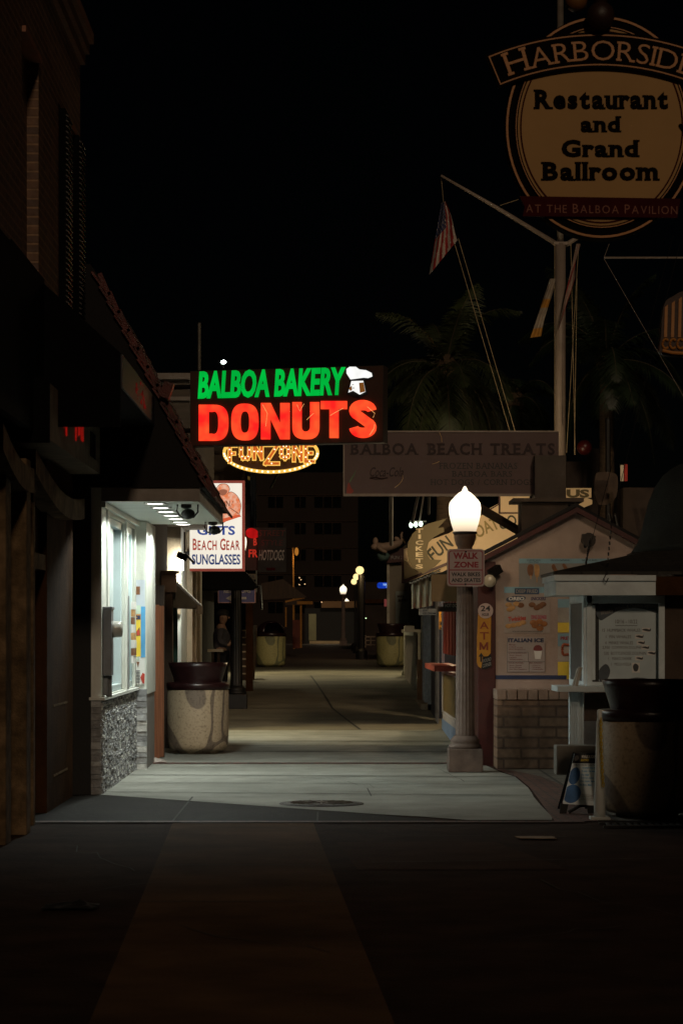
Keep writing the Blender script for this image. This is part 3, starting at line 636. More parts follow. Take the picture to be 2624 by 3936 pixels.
for ch, u0, v0, u1, v1 in (('F', 528, 1024, 541, 1060), ('U', 554, 1022, 573, 1053), ('N', 584, 1022, 601, 1053), ('Z', 610, 1022, 638, 1065), ('O', 646, 1023, 663, 1053), ('N', 675, 1022, 692, 1057), ('E', 702, 1022, 719, 1060)):
    for pl_ in LT[ch]:
        pts = [nz.at(*nz.hit(u0+(u1-u0)*a, v1+(v0-v1)*c), .02) for a, c in pl_]
        for p, q in zip(pts, pts[1:]):
            d = q-p; L = d.length; nrm = Vector((-d.z, 0, d.x)).normalized()*.045
            n1 = nrm*1.0; e1 = d.normalized()*.05; by.poly([p-n1-e1, q-n1+e1, q+n1+e1, p+n1-e1], (0, -.02, 0)); n2 = nrm*.55; e2 = d.normalized()*.028; o2 = Vector((0, -.025, 0)); bo.poly([p-n2-e2+o2, q-n2+e2+o2, q+n2+e2+o2, p+n2-e2+o2], (0, -.02, 0))
            for k in range(max(1, int(L/.16))): bb.ball(p+d*(k+.5)/max(1, int(L/.16))+Vector((0, -.055, 0)), .015, 8)
for k in range(26):
    a = math.pi*(k+.5)/26; bb.ball(nz.at(*nz.hit(622+107*math.cos(a), 1040+44*math.sin(a)), .03), .022, 8)
bo.to('letter_face', ol, T); by.to('letter_tube', yl, T); bb.each('bulb', bl, T)
b = B(); bar(b, P(560, 1087, 50.3), P(545, 1150, 50.3), .03); bar(b, P(640, 1086, 50.3), P(622, 1120, 54), .03); bar(b, P(515, 1040, 50.2), P(470, 1040, 50.2), .05); b.each('bracket', dkmetal, T)

# ---------------------------------------------------------------- gate, gift shop, gift sign
T = thing('wood_gate', 'reddish cedar board gate standing beyond the bakery wall', 'gate', (-2.3, 31, 0)); b = B()
for k in range(4): b.cbox((-2.34+k*.05, 31.0+k*.12, 1.0), (.06, .11, 1.98+random.uniform(-.02, .02)), R(-30))
b.each('board', woodred, T, bevel=.004)
b = B(); b.box(-2.33, -2.15, 31.6, 31.7, 0, 2.25); b.to('post', wooddk, T)
T = thing('gift_shop', 'small shop with white lit wall, green door and little awning', 'building', (-2.5, 37, 0))
b = B(); b.box(-6, -2.42, 34.0, 35.4, 0, 2.6); b.box(-2.42, -2.2, 34.0, 34.3, 0, 2.25); b.box(-6, -2.4, 35.4, 36, 0, 3.2); b.each('wall', M('shop_brown', (.09, .055, .035), .8, .2, 4, .2, dirt=.3), T)
b = B(); b.box(-2.45, -2.14, 33.94, 34.02, 2.2, 2.46); b.box(-6, -2.1, 33.9, 34.0, 2.46, 2.5); b.to('trim', M('shop_trim', (.16, .1, .065), .7, .2), T)
b = B(); b.box(-2.4, -2.22, 35.5, 35.56, 0, 2.15); b.to('door', teal, T)
b = B(); b.box(-6, -2.2, 36.0, 42, 0, 3.6); b.to('side_wall', M('shop_white', (.6, .6, .55), .6, .1, 3, .15, dirt=.2), T)
b = B(); b.box(-2.2, -2.12, 37.6, 37.75, 0, 3.3); b.box(-2.2, -2.14, 39.1, 39.25, 0, 3.3); b.box(-2.2, -2.15, 40.4, 40.6, 0, 3.3); b.each('pilaster', stucco, T)
b = B(); b.add([(-2.35, 34.2, 2.5), (-1.86, 34.2, 2.03), (-1.86, 34.2, 1.98), (-2.35, 34.2, 1.98), (-2.35, 35.6, 2.5), (-1.86, 35.6, 2.03), (-1.86, 35.6, 1.98), (-2.35, 35.6, 1.98)],
               [[0, 1, 5, 4], [1, 2, 6, 5], [0, 3, 2, 1], [4, 5, 6, 7]]); aw = b.to('awning', M('striped_awning', (.1, .085, .06), .8, .5, 3, .1, stretch=(1, 9, 1)), T, solid=.01)
b = B()
for k in range(9): b.box(-1.872, -1.852, 34.2+k*.156, 34.33+k*.156, 1.9, 2.02)
b.to('valance', stucco, aw)
b = B(); b.box(-2.6, -2.2, 35.96, 36.0, 1.9, 3.3); b.to('sign_post', stucco, T)
T = thing('flood_lamp', 'black flood lamp on an arm lighting the white shop wall', 'light', P(425, 1285, 35.2))
b = B(); p = P(419, 1278, 35.2); b.cbox(p, (.16, .12, .09), 0, R(25)); b.cbox(P(436, 1283, 35.2), (.18, .16, .03), 0, R(45)); bar(b, P(424, 1222, 35.2), P(424, 1270, 35.2), .012); b.to('housing', dkmetal, T)
b = B(); b.cbox(P(414, 1298, 35.6), (.09, .1, .16)); b.to('lens', E('flood_lens', (.95, 1, .9), 6), T)
lamp('AREA', 'flood_lamp_light', P(426, 1290, 35.6), 60, (.95, 1, .88), .15, (-2.21, 37.0, 1.3))
gp = FP(37)
T = thing('gift_sign', 'lit white sign with an orange hooded shirt reading GIFTS BEACH GEAR SUNGLASSES', 'sign', gp.at(X(500, 37), Z(1312, 37)))
b = B(); panel(b, gp, 436, 1104, 562, 1312, -.2, .2); b.to('cabinet', M('gift_frame', (.4, .1, .07), .5), T)
b = B(); panel(b, gp, 436, 1109, 557, 1307, .002, .006); b.to('face', E('gift_face', (.98, .9, .76), .98, .1, 1.6), T)
frm = E('gift_border', (.42, .09, .06), .6, .15)
b = B(); panel(b, gp, 436, 1104, 562, 1110, .004, .012); panel(b, gp, 556, 1110, 562, 1306, .004, .012); panel(b, gp, 436, 1306, 562, 1312, .004, .012); b.to('border', frm, T)
bluE = E('print_blue', (.045, .09, .36), .8, .2, 9); navE = E('print_navy', (.03, .06, .2), .75, .2, 9); redE = E('print_red', (.5, .055, .03), .8, .3, 12); orE = E('print_orange', (.95, .24, .09), .8, 0, 16, (1, .6, .42)); dkE = E('print_dark', (.22, .08, .04), .5)
text('GIFTS', gp, 453, 1208, 540, 1229, bluE, T, bold=.03, off=.01, d=.004)
text('BEACH GEAR', gp, 443, 1237, 551, 1264, redE, T, bold=.02, off=.01, d=.004, serif=False, big={0: 1.2, 6: 1.2})
text('SUNGLASSES', gp, 441, 1273, 552, 1297, navE, T, bold=.025, off=.01, d=.004)
def smooth(pts, n=6):
    out = []; N = len(pts)
    for i in range(N):
        p0, p1, p2, p3 = pts[i-1], pts[i], pts[(i+1) % N], pts[(i+2) % N]
        for k in range(n):
            t = k/n; out.append(tuple(.5*((2*p1[j])+(-p0[j]+p2[j])*t+(2*p0[j]-5*p1[j]+4*p2[j]-p3[j])*t*t+(-p0[j]+3*p1[j]-3*p2[j]+p3[j])*t**3) for j in (0, 1)))
    return out
body = smooth([(498, 1138), (515, 1140), (530, 1130), (545, 1140), (553, 1160), (550, 1180), (552, 1186), (530, 1190), (512, 1200), (498, 1190), (490, 1170), (488, 1150)])
hood = smooth([(498, 1122), (506, 1113), (520, 1113), (527, 1122), (524, 1132), (514, 1141), (504, 1140), (498, 1132)])
b = B(); ppoly(b, gp, [(u*1.0+(u-520)*.03, v+(v-1160)*.03) for u, v in body], .009, .002); ppoly(b, gp, [(u+(u-512)*.07, v+(v-1127)*.07) for u, v in hood], .0095, .002); b.to('print_outline', dkE, T)
b = B(); ppoly(b, gp, body, .012, .002); ppoly(b, gp, hood, .0145, .002); b.to('hoodie_print', orE, T)
b = B(); ppoly(b, gp, smooth([(501, 1130), (510, 1124), (522, 1127), (518, 1136), (508, 1138)], 4), .0175, .002); b.to('hood_inside', E('print_brown', (.45, .16, .09), .7), T)
b = B(); addtext(b, 'TOWN', gp, 488, 1150, 528, 1164, .0175, .002, bold=.01); ppoly(b, gp, [(536, 1150), (537, 1150), (529, 1166), (549, 1180), (548, 1181), (528, 1167)], .0175, .002); b.to('lettering', dkE, T)
b = B(); ppoly(b, gp, [(510, 1192), (551, 1181), (552, 1187), (513, 1200)], .0176, .002); b.to('hem', E('print_hem', (.8, .13, .05), .8), T)
b = B(); bar(b, gp.at(*gp.hit(436, 1150), -.1), gp.at(*gp.hit(395, 1150), -.1), .03); bar(b, gp.at(*gp.hit(436, 1270), -.1), gp.at(*gp.hit(395, 1270), -.1), .03); b.each('bracket', dkmetal, T)

# ---------------------------------------------------------------- trash cans
def can(name_label, loc, mat, kind, face=0, group='concrete trash cans along the walkway'):
    x, y, z = loc; t = thing('trash_can', name_label, 'trash can', loc, group)
    b = B(); b.lathe(x, y, [(.27, z), (.28, z+.035), (.34, z+.04), (.39, z+.08), (.405, z+.14), (.412, z+.3), (.412, z+.84), (.40, z+.86)], 48); b.to('body', mat, t, True)
    b = B(); b.lathe(x, y, [(.405, z+.855), (.424, z+.86), (.424, z+.93), (.41, z+.95), (.33, z+.955)], 48); b.to('rim', maroon, t, True)
    b = B()
    if kind == 'flare':
        n = 48; prof = [(.325, .955), (.33, .99), (.355, 1.07), (.38, 1.15), (.40, 1.215), (.385, 1.215), (.34, 1.07), (.3, .97)]
        b.lathe(x, y, [(r, z+h) for r, h in prof], n, skip=lambda j, k: False)
        hd = b.to('hood', maroon, t, True)
    else:
        n = 40; prof = [(.40*math.cos(a), .955+.33*math.sin(a)) for a in [math.pi/2*k/12 for k in range(13)]]
        prof[-1] = (.001, prof[-1][1])
        def sk(j, k):
            a = (k+.5)/n*360; d = (a-face+180) % 360-180; return abs(d) < 48 and j < 8
        b.lathe(x, y, [(r, z+h) for r, h in prof], n, skip=sk)
        hd = b.to('hood', maroon, t, True, solid=.015)
        b = B(); b.lathe(x, y, [(.3, z+.96), (.3, z+.965), (.001, z+.965)], 24); b.to('inner_lid', black, hd)
    return t
can('tan terrazzo trash can with flared maroon top beside the wood gate', (X(455, 32.5), 32.5, .016), terr, 'flare')
can('big shadowed trash can in the foreground beside the chained white post', (X(1484, 21.5), 21.5, .006), terr, 'flare')
can('greenish domed trash can at the foot of the white stairs', (X(623, 68), 67.5, g(67.5)+.01), terrg, 'dome', 290)
can('greenish far trash can with flared top by the white railing', (X(897, 68), 67.5, g(67.5)+.01), terrg, 'flare')

# ---------------------------------------------------------------- acorn lamp
LX, LY = X(1067, 28.3), 28.3
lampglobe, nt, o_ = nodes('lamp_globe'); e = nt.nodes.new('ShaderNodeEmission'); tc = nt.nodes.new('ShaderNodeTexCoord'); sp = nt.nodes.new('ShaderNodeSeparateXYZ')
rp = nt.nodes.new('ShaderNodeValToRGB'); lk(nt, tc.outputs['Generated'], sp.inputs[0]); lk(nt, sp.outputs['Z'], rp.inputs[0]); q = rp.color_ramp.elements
q[0].position = 0; q[0].color = (.28, .2, .13, 1); q[1].position = .45; q[1].color = (1, .86, .62, 1); lk(nt, rp.outputs[0], e.inputs['Color']); e.inputs['Strength'].default_value = 2.0; lk(nt, e.outputs[0], o_.inputs[0])  # globe's glow gradient painted into the emission colour, dimmer towards the bottom
stonep = M('lamp_post_stone', (.17, .125, .105), .8, .2, 9, .3, dirt=.25)
def acorn(label, x, y, z, mat, group='acorn globe lamps along the walkway'):
    t = thing('street_lamp', label, 'street lamp', (x, y, z), group)
    b = B(); b.box(x-.2, x+.2, y-.2, y+.2, z, z+.27); b.to('plinth', mat, t, bevel=.01)
    b = B(); b.lathe(x, y, [(.19, z+.27), (.19, z+.31), (.165, z+.325), (.165, z+.34), (.175, z+.36), (.16, z+.38), (.125, z+.42)], 32); b.to('base_ring', mat, t, True)
    b = B(); fl = lambda a, j: 1-.07*abs(math.sin(a*8)) if 0 < j < 5 else 1
    b.lathe(x, y, [(.12, z+.4), (.112, z+.44), (.108, z+1), (.1, z+1.7), (.092, z+2.4), (.09, z+2.46)], 128, fl); b.to('post', mat, t, True)
    b = B(); b.lathe(x, y, [(.095, z+2.44), (.12, z+2.48), (.12, z+2.52), (.09, z+2.55), (.085, z+2.62), (.11, z+2.66), (.13, z+2.74), (.13, z+2.78)], 28); b.to('capital', M('capital', (.12, .07, .045), .5, .2, 9, .1), t, True)
    pr = [(.12, 2.775), (.135, 2.82), (.16, 2.9), (.182, 3.0), (.188, 3.08), (.18, 3.14), (.155, 3.175), (.14, 3.19), (.115, 3.22), (.07, 3.26), (.035, 3.28), (.03, 3.3), (.01, 3.335)]
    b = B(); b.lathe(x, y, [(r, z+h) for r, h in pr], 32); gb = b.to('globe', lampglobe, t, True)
    b = B(); b.lathe(x, y, [(.125, z+2.77), (.142, z+2.78), (.142, z+2.8), (.12, z+2.81)], 28); b.to('band', dkmetal, gb)
    return t
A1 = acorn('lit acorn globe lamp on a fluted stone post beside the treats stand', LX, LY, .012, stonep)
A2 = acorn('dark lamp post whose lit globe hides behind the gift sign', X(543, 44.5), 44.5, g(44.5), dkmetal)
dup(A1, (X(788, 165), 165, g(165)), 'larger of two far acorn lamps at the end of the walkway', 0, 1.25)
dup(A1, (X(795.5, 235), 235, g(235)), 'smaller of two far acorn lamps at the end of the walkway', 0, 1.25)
def pl_light(x, y, z, en): lamp('POINT', 'lamp_light', (x, y, z), en, (1, .74, .44), .12)
pl_light(X(543, 44.5)+.25, 44.5+.25, g(44.5)+3.0, 14)
pl_light(LX-.3, LY+.1, 3.05, 16)

# walk zone sign
wz = FP(28.05)
T = thing('walk_zone_sign', 'white sign with red WALK ZONE lettering strapped to the fluted lamp post', 'sign', P(1069, 1346, 28.05))
def rrect(u0, v0, u1, v1, r):
    o = []
    for cx, cy, a0 in ((u1-r, v0+r, -90), (u1-r, v1-r, 0), (u0+r, v1-r, 90), (u0+r, v0+r, 180)):
        for k in range(5): a = R(a0+90*k/4); o.append((cx+r*math.cos(a), cy+r*math.sin(a)))
    return o
b = B(); ppoly(b, wz, rrect(1026, 1261, 1112, 1347, 8), 0, .006); b.to('plate', signwhite, T)
b = B()
oo = rrect(1030, 1264.5, 1108.5, 1343, 6); ii = rrect(1032, 1266.5, 1106.5, 1341, 5); n = len(oo)
for k in range(n): ppoly(b, wz, [oo[k], oo[(k+1) % n], ii[(k+1) % n], ii[k]], .007, .002)
panel(b, wz, 1032, 1308, 1106.5, 1310.5, .007, .002); b.to('border', sred, T)
text('WALK', wz, 1040, 1269, 1098, 1284, sred, T, bold=.045, off=.007, d=.002); text('ZONE', wz, 1041, 1290, 1098, 1304, sred, T, bold=.045, off=.007, d=.002)
text('WALK BIKES', wz, 1036, 1314.5, 1102, 1324, sblk, T, bold=.03, off=.007, d=.002); text('AND SKATES', wz, 1036, 1328, 1103, 1337, sblk, T, bold=.03, off=.007, d=.002)
b = B(); b.ball(wz.at(*wz.hit(1069, 1267), .01), .012, 8); b.ball(wz.at(*wz.hit(1068, 1342), .01), .012, 8); b.each('bolt', dkmetal, T)

# ---------------------------------------------------------------- treats stand
T = thing('treats_stand', 'cream gabled treats stand with red trim and food posters', 'building', (2.8, 29.6, 0))
SY = 29.6; sp_ = FP(SY)
b = B(); ppoly(b, sp_, [(1120, 1764), (1640, 1764), (1640, 1330), (1480, 1250), (1322, 1172), (1120, 1270)], -.15, .15); b.to('wall', cream, T)
b = B(); ppoly(b, sp_, [(1095, 1284), (1322, 1166), (1322, 1178), (1095, 1296)], .0, .14); ppoly(b, sp_, [(1322, 1166), (1500, 1262), (1500, 1274), (1322, 1178)], .002, .138)
b.to('rake_board', maroonp, T)
b = B(); panel(b, sp_, 1096, 1290, 1137, 1764, -.1, .12); b.to('corner_post', maroonp, T, bevel=.01)
b = B(); panel(b, sp_, 1137, 1551, 1300, 1560, .002, .006); panel(b, sp_, 1137, 1718, 1143, 1762, .002, .01); b.to('stripe', bluep, T)
pk = P(1322, 1164, SY); el = P(1093, 1284, SY); er = P(1520, 1270, SY)
b = B(); b.poly([pk, pk+Vector((0, 9.5, 0)), Vector((1.55, SY+9.5, el.z-.12)), Vector((el.x, SY, el.z))], (0, 0, .05)); b.poly([pk, er, er+Vector((0, 9.5, 0)), pk+Vector((0, 9.5, 0))], (0, 0, .045)); b.to('roof', shingle, T)
# side wall with serving window, facing the walkway
SX = 1.83
b = B(); b.box(SX, SX+3, 29.8, 34.5, 0, 2.2); b.to('side_wall', maroonp, T)
b = B(); b.box(SX, SX+3, 34.5, 39.0, .25, 1.0); b.box(SX-.012, SX+.02, 34.5, 34.62, .25, 2.2); b.box(SX-.012, SX+.02, 38.7, 39.0, .25, 2.2); b.box(SX-.012, SX, 34.5, 39, .25, .36); b.box(SX+.3, SX+3, 34.5, 39, 1.0, 2.2); b.to('counter_wall', M('pale_lilac', (.42, .4, .44), .6, .1), T)
b = B(); b.box(SX-.01, SX+3, 34.5, 39.02, 0, .25); b.to('kick_board', bluel, T)
b = B()
for k in range(7): b.box(SX-.02-.01*(k % 2), SX+.02, 34.9+k*.5, 35.35+k*.5, 1.3, 2.1)
b.each('red_shutter', M('red_shutter', (.28, .03, .015), .5, .2), T)
b = B(); b.box(SX-.28, SX+.1, 35.5, 39.05, 1.06, 1.14); b.to('shelf', M('red_shelf', (.5, .1, .07), .5, .2), T)
b = B(); b.box(SX-.02, SX, 34.8, 38.4, .4, .98); b.to('menu_panel', M('menu_panel', (.16, .11, .04), .5, .7, 6, .05, stretch=(1, 6, 1)), T)
b = B(); ppoly(b, PL((SX, 0, 0), (0, -1, 0)), [(1052, 1330), (1058, 1330), (1058, 1400), (1052, 1400)], .01, .02); b.to('trim', yel, T)
# overhang board and plastic curtain
b = B(); b.box(1.44, SX, 34.0, 34.1, 2.07, 2.45); b.to('overhang_board', M('tan_board', (.3, .2, .1), .7, .1), T)
T2 = thing('plastic_curtain', 'clear plastic roll-down curtain under the stand eave', 'curtain', (1.4, 36, 1.9))
b = B(); n = 26; vs = []; cpl = FP(38)
for i in range(n+1):
    t = i/n; u = 945+48*t; zt = 1338-20*t; a, zz = cpl.hit(u, zt); a2, zb = cpl.hit(u, 1399-8*t)
    vs += [cpl.at(a, zz, .03*math.sin(i*.8)), cpl.at(a2, zb, .03*math.sin(i*.8+.6))]
b.add(vs, [[2*i, 2*i+1, 2*i+3, 2*i+2] for i in range(n)]); b.to('sheet', M('plastic', (.6, .56, .42), .18, .35, 2.5, .05, stretch=(12, 1, .6), spec=.9), T2, smooth=True, solid=.004)
b = B(); bar(b, P(940, 1340, 37.9), P(996, 1316, 37.9), .03); b.to('roller', wooddk, T2)
T2 = thing('string_lights', 'string of small clear bulbs along the stand eave', 'string lights', P(960, 1330, 37.7))
b = B(); b2 = B()
for k in range(18):
    p = P(942+k*3.9, 1339-k*1.65+(k % 2)*1.5, 37.6); b.ball(p, .016, 6)
b2.tube([P(940, 1338, 37.6), P(1012, 1307, 37.6)], .006); b.each('bulb', M('clear_bulb', (.7, .68, .6), .1, .1), T2); b2.to('wire', dkmetal, T2)
def sign_thing(name, label, y, u0, v0, u1, v1, board, lines, t=.03, cat='sign'):
    T_ = thing(name, label, cat, P((u0+u1)/2, v1, y)); f = FP(y); b_ = B(); panel(b_, f, u0, v0, u1, v1, -t, t); b_.to('board', board, T_)
    for (s_, a, c, d, e, m, kw) in lines: text(s_, f, a, c, d, e, m, T_, **dict(dict(off=.001, d=.004), **kw))
    return T_
fadedw = M('faded_white', (.3, .28, .26), .6)
sign_thing('soft_ice_sign', 'small white sign reading SOFT ICE CREAM under the overhang', 40, 961, 1398, 1001, 1412.5, M('w2', (.5, .47, .42), .5), [('SOFT', 970, 1400, 983, 1404.5, navy, dict(bold=.02)), ('ICE CREAM', 970, 1407, 1000, 1411, navy, dict(bold=.02))])
sign_thing('hot_dog_sign', 'black sign reading HOT DOGS above the pick up sign', 33.8, 1018, 1385, 1062, 1397, black, [('HOT DOGS', 1021, 1387, 1058, 1395, fadedw, dict(bold=.02))])
sign_thing('pick_up_sign', 'dark board reading PICK UP HERE', 33.9, 1005, 1393, 1060, 1405, wooddk, [('PICK UP HERE', 1008, 1396, 1058, 1404, sblk, dict(bold=.02))])
T2 = sign_thing('atm_hanging_sign', 'small yellow hanging sign reading ATM with a curved arrow', 41, 1007.5, 1405, 1023.5, 1446, yel, [('A', 1011, 1406, 1020, 1413, sblk, dict(bold=.03)), ('T', 1011, 1416, 1020, 1424, sblk, dict(bold=.03)), ('M', 1010, 1427, 1021, 1436, sblk, dict(bold=.03))])
f = FP(41); b = B(); b.tube([f.at(*f.hit(1010, 1441), .01), f.at(*f.hit(1014, 1444), .01), f.at(*f.hit(1018, 1443), .01), f.at(*f.hit(1021, 1440), .01)], .012); b.to('arrow', sblk, T2)
# ATM sign on red post
f = FP(SY-.03)
T2 = thing('atm_sign', 'tall yellow ATM sign topped by a white 24 HOUR disc on the red corner post', 'sign', P(1110, 1537, SY)); b = B()
ppoly(b, f, [(1097, 1410), (1127, 1410), (1126, 1500), (1120, 1507), (1108, 1508), (1107, 1520), (1104, 1535), (1097, 1530), (1094, 1522), (1095, 1460)], 0, .01); b.to('board', yel, T2)
b = B(); ppoly(b, f, [(1105, 1508), (1127, 1504), (1128, 1530), (1115, 1537), (1106, 1537)], -.002, .008); b.to('corner_panel', black, T2)
b = B(); ppoly(b, f, [(1114+17.5*math.cos(2*math.pi*k/28), 1403+17.5*math.sin(2*math.pi*k/28)) for k in range(28)], .011, .008); b.to('disc', signwhite, T2)
for s_, a, c, d, e in (('24', 1103, 1391, 1125, 1404), ('HOUR', 1106, 1408, 1122, 1415)): text(s_, f, a, c, d, e, sblk, T2, bold=.02, off=.02, d=.003)
for s_, a, c, d, e in (('A', 1101, 1428, 1121, 1444), ('T', 1101, 1452, 1121, 1469)): text(s_, f, a, c, d, e, M('atmred', (.22, .03, .01), .5), T2, bold=.012, off=.011, d=.003)
b = B(); ppoly(b, f, [(1100, 1493), (1100, 1475), (1104, 1475), (1110, 1486), (1116, 1475), (1120, 1475), (1120, 1493), (1116, 1493), (1116, 1483), (1111.5, 1492), (1108.5, 1492), (1104, 1483), (1104, 1493)], .011, .003); b.to('lettering', bpy.data.materials['atmred'], T2)
b = B(); ppoly(b, f, [(1098, 1508), (1104, 1499), (1110, 1508), (1106, 1508), (1106, 1520), (1102, 1520), (1102, 1508)], .011, .003); b.to('arrow', sblk, T2)
text('AROUND', f, 1105, 1518, 1127, 1511, fadedw, T2, off=.008, d=.002, warp=lambda fx, fy, f=f: (f.hit(1106+21*fx, 0)[0], f.hit(0, 1523-6*fx-8*fy)[1])); text('CORNER', f, 1105, 1518, 1127, 1511, fadedw, T2, off=.008, d=.002, warp=lambda fx, fy, f=f: (f.hit(1107+20*fx, 0)[0], f.hit(0, 1534-6*fx-8*fy)[1]))
# posters
f = FP(SY-.004)
T2 = thing('frozen_treats_poster', 'pale blue poster of frozen bananas and cheesecake on a stick', 'poster', P(1300, 1348, SY))
b = B(); panel(b, f, 1191, 1283, 1400, 1348, 0, .003); b.to('sheet', M('treat_poster', (.24, .23, .22), .5, .15, 2.5, 0), T2); b = B(); panel(b, f, 1191, 1283, 1400, 1294, .004, .002); b.to('header', skyb, T2)
b = B(); ppoly(b, f, smooth([(1211, 1300), (1218, 1296), (1224, 1302), (1222, 1322), (1214, 1322), (1210, 1312)], 4), .004, .003); ppoly(b, f, smooth([(1266, 1299), (1272, 1296), (1278, 1308), (1284, 1312), (1276, 1316), (1268, 1308)], 4), .004, .003); ppoly(b, f, smooth([(1290, 1298), (1296, 1295), (1304, 1308), (1310, 1316), (1300, 1314)], 4), .004, .003); b.each('picture', brownp, T2)
b = B(); ppoly(b, f, smooth([(1226, 1298), (1234, 1297), (1238, 1304), (1236, 1324), (1228, 1323)], 4), .004, .003); panel(b, f, 1231, 1323, 1233, 1338, .0045, .003); panel(b, f, 1217, 1321, 1219, 1330, .0045, .003); b.each('picture', tanp, T2)
for s_, a, c, d in (('CHEESECAKES', 1209, 1285, 1240), ('ON A STICK', 1213, 1289.5, 1236), ('FROZEN BANANA', 1264, 1285, 1307), ('BALBOA BARS', 1336, 1285, 1370)): text(s_, f, a, c, d, c+3.6, sblk, T2, off=.0065, d=.001)
T2 = thing('deep_fried_poster', 'poster headed DEEP FRIED with four dessert pictures', 'poster', P(1210, 1455, SY))
b = B(); panel(b, f, 1157, 1348, 1262, 1454, 0, .003); b.to('sheet', M('poster_grey', (.37, .31, .28), .5, .08), T2); b = B(); panel(b, f, 1157, 1348, 1262, 1362, .003, .0015); b.to('header', skyb, T2)
b = B(); panel(b, f, 1181, 1351, 1237, 1365, .005, .003); b.to('title_plate', M('plate_blue', (.03, .06, .12), .5), T2); text('DEEP FRIED', f, 1184, 1354, 1234, 1362, fadedw, T2, bold=.02, off=.009, d=.002)
b = B(); ppoly(b, f, smooth([(1163, 1374), (1180, 1369), (1204, 1370), (1204, 1377), (1190, 1382), (1165, 1382)], 4), .0032, .002); b.to('logo', M('logo_blue', (.05, .06, .1), .5), T2)
text('OREO', f, 1167, 1371, 1203, 1379, paperw, T2, bold=.04, shear=.1, off=.006, d=.002); text('SNICKERS', f, 1218, 1371, 1253, 1379, M('snick', (.06, .04, .1), .5), T2, bold=.04, shear=.2, off=.004, d=.002)
text('Twinkies', f, 1166, 1417, 1207, 1428, M('twk', (.45, .05, .03), .5), T2, bold=.04, off=.004, d=.002, skew=.02); text('DING DONGS', f, 1219, 1413, 1254, 1422, M('dng', (.4, .05, .1), .5), T2, bold=.04, off=.004, d=.002)
b = B(); rr = random.Random(8)
def blob(b, u, v, ru, rv): b.ball(f.at(*f.hit(u, v), .006), 1, 12, (ru/187.6, .006, rv/187.6))
for u, v in ((1167, 1389), (1175, 1396), (1185, 1387), (1170, 1400), (1167, 1438), (1178, 1436), (1190, 1434), (1200, 1430)): blob(b, u, v, 8, 5.5)
b.each('picture', tanp, T2); b = B()
for u, v in ((1195, 1390), (1221, 1389), (1232, 1396), (1246, 1388), (1240, 1392)): blob(b, u, v, 8, 6)
b.each('picture', brownp, T2); b = B()
for u, v in ((1224, 1430), (1238, 1428), (1248, 1433), (1239, 1443), (1228, 1437)): blob(b, u, v, 8.5, 6.5)
b.each('picture', M('fried', (.33, .12, .03), .6, .3, 15), T2)
text('SERVED WITH CHOCOLATE SYRUP & POWDERED SUGAR', f, 1176, 1449, 1246, 1451.5, sblk, T2, off=.004, d=.001)
T2 = thing('italian_ice_poster', 'white poster headed ITALIAN ICE with a flavour list and cup', 'poster', P(1205, 1542, SY))
b = B(); panel(b, f, 1163, 1463, 1251, 1544, 0, .003); b.to('sheet', M('poster_grey2', (.38, .32, .3), .5, .05), T2)
text('ITALIAN ICE', f, 1166, 1466, 1248, 1475.5, M('itblue', (.02, .03, .08), .5), T2, bold=.05, off=.004, d=.002)
itr = M('itred', (.18, .03, .03), .5); b = B()
for s_, a, c, w_ in (('Mango', 1168, 1479, 16), ('Cherry', 1168, 1482.8, 16), ('Cotton Candy', 1168, 1486.6, 32), ('Blue Raspberry', 1168, 1490.6, 38), ('JUICY RANCHER', 1167, 1499, 42), ('Sour Apple', 1169, 1504, 28), ('Lemon', 1169, 1508.5, 16), ('Watermelon', 1169, 1513, 30), ('SOUR POWER', 1167, 1521, 34), ('Sour Apple', 1169, 1527, 28), ('Sour Grape', 1169, 1531.4, 28), ('Sour Blue Raspberry', 1169, 1536, 40), ('BIG DADDY', 1215, 1521, 30), ('Cherry', 1222, 1527, 18), ('Orange', 1222, 1531.4, 18), ('Pineapple', 1222, 1536, 24)):
    addtext(b, s_, f, a, c, a+w_, c+3, .004, .001, bold=.01)
b.to('lettering', itr, T2)
b = B()
for (a, c, d, e) in ((1164, 1497.5, 1212, 1498.2), (1164, 1519.5, 1250, 1520.2), (1212, 1498, 1212.6, 1519.5), (1213.5, 1520, 1214.2, 1543), (1164, 1463.5, 1164.6, 1543.5), (1250, 1478, 1250.6, 1543.5), (1164, 1543, 1250.6, 1543.6)): panel(b, f, a, c, d, e, .004, .001)
b.to('rule', sblk, T2)
b = B(); ppoly(b, f, [(1225, 1493), (1244, 1493), (1241, 1514), (1228, 1514)], .004, .003); b.to('picture', paperw, T2); b = B(); ppoly(b, f, smooth([(1224, 1493), (1228, 1483), (1240, 1483), (1245, 1493), (1235, 1495)], 4), .0045, .003); b.to('picture', itr, T2)
T2 = thing('blue_yellow_poster', 'blue and yellow pretzel poster partly hidden by the ticket booth', 'poster', P(1300, 1560, SY))
for (v0, v1, m) in ((1376, 1396, skyb), (1396, 1430, M('p_grey', (.33, .3, .27), .5)), (1430, 1453, yelp), (1455, 1485, skyb), (1485, 1520, paper), (1520, 1560, yelp)):
    b = B(); panel(b, f, 1280, v0, 1330, v1-.4, .0, .003); b.to('sheet', m, T2)
text('PRETZEL', f, 1286, 1462, 1328, 1470, sred, T2, bold=.04, off=.004, d=.002)
b = B(); pr = [f.at(*f.hit(1303+13*math.cos(a), 1492+14*math.sin(a)+3*math.sin(3*a)), .006) for a in [2*math.pi*k/24 for k in range(25)]]; b.tube(pr, .018, 6); b.to('picture', M('prz', (.35, .08, .03), .6), T2)
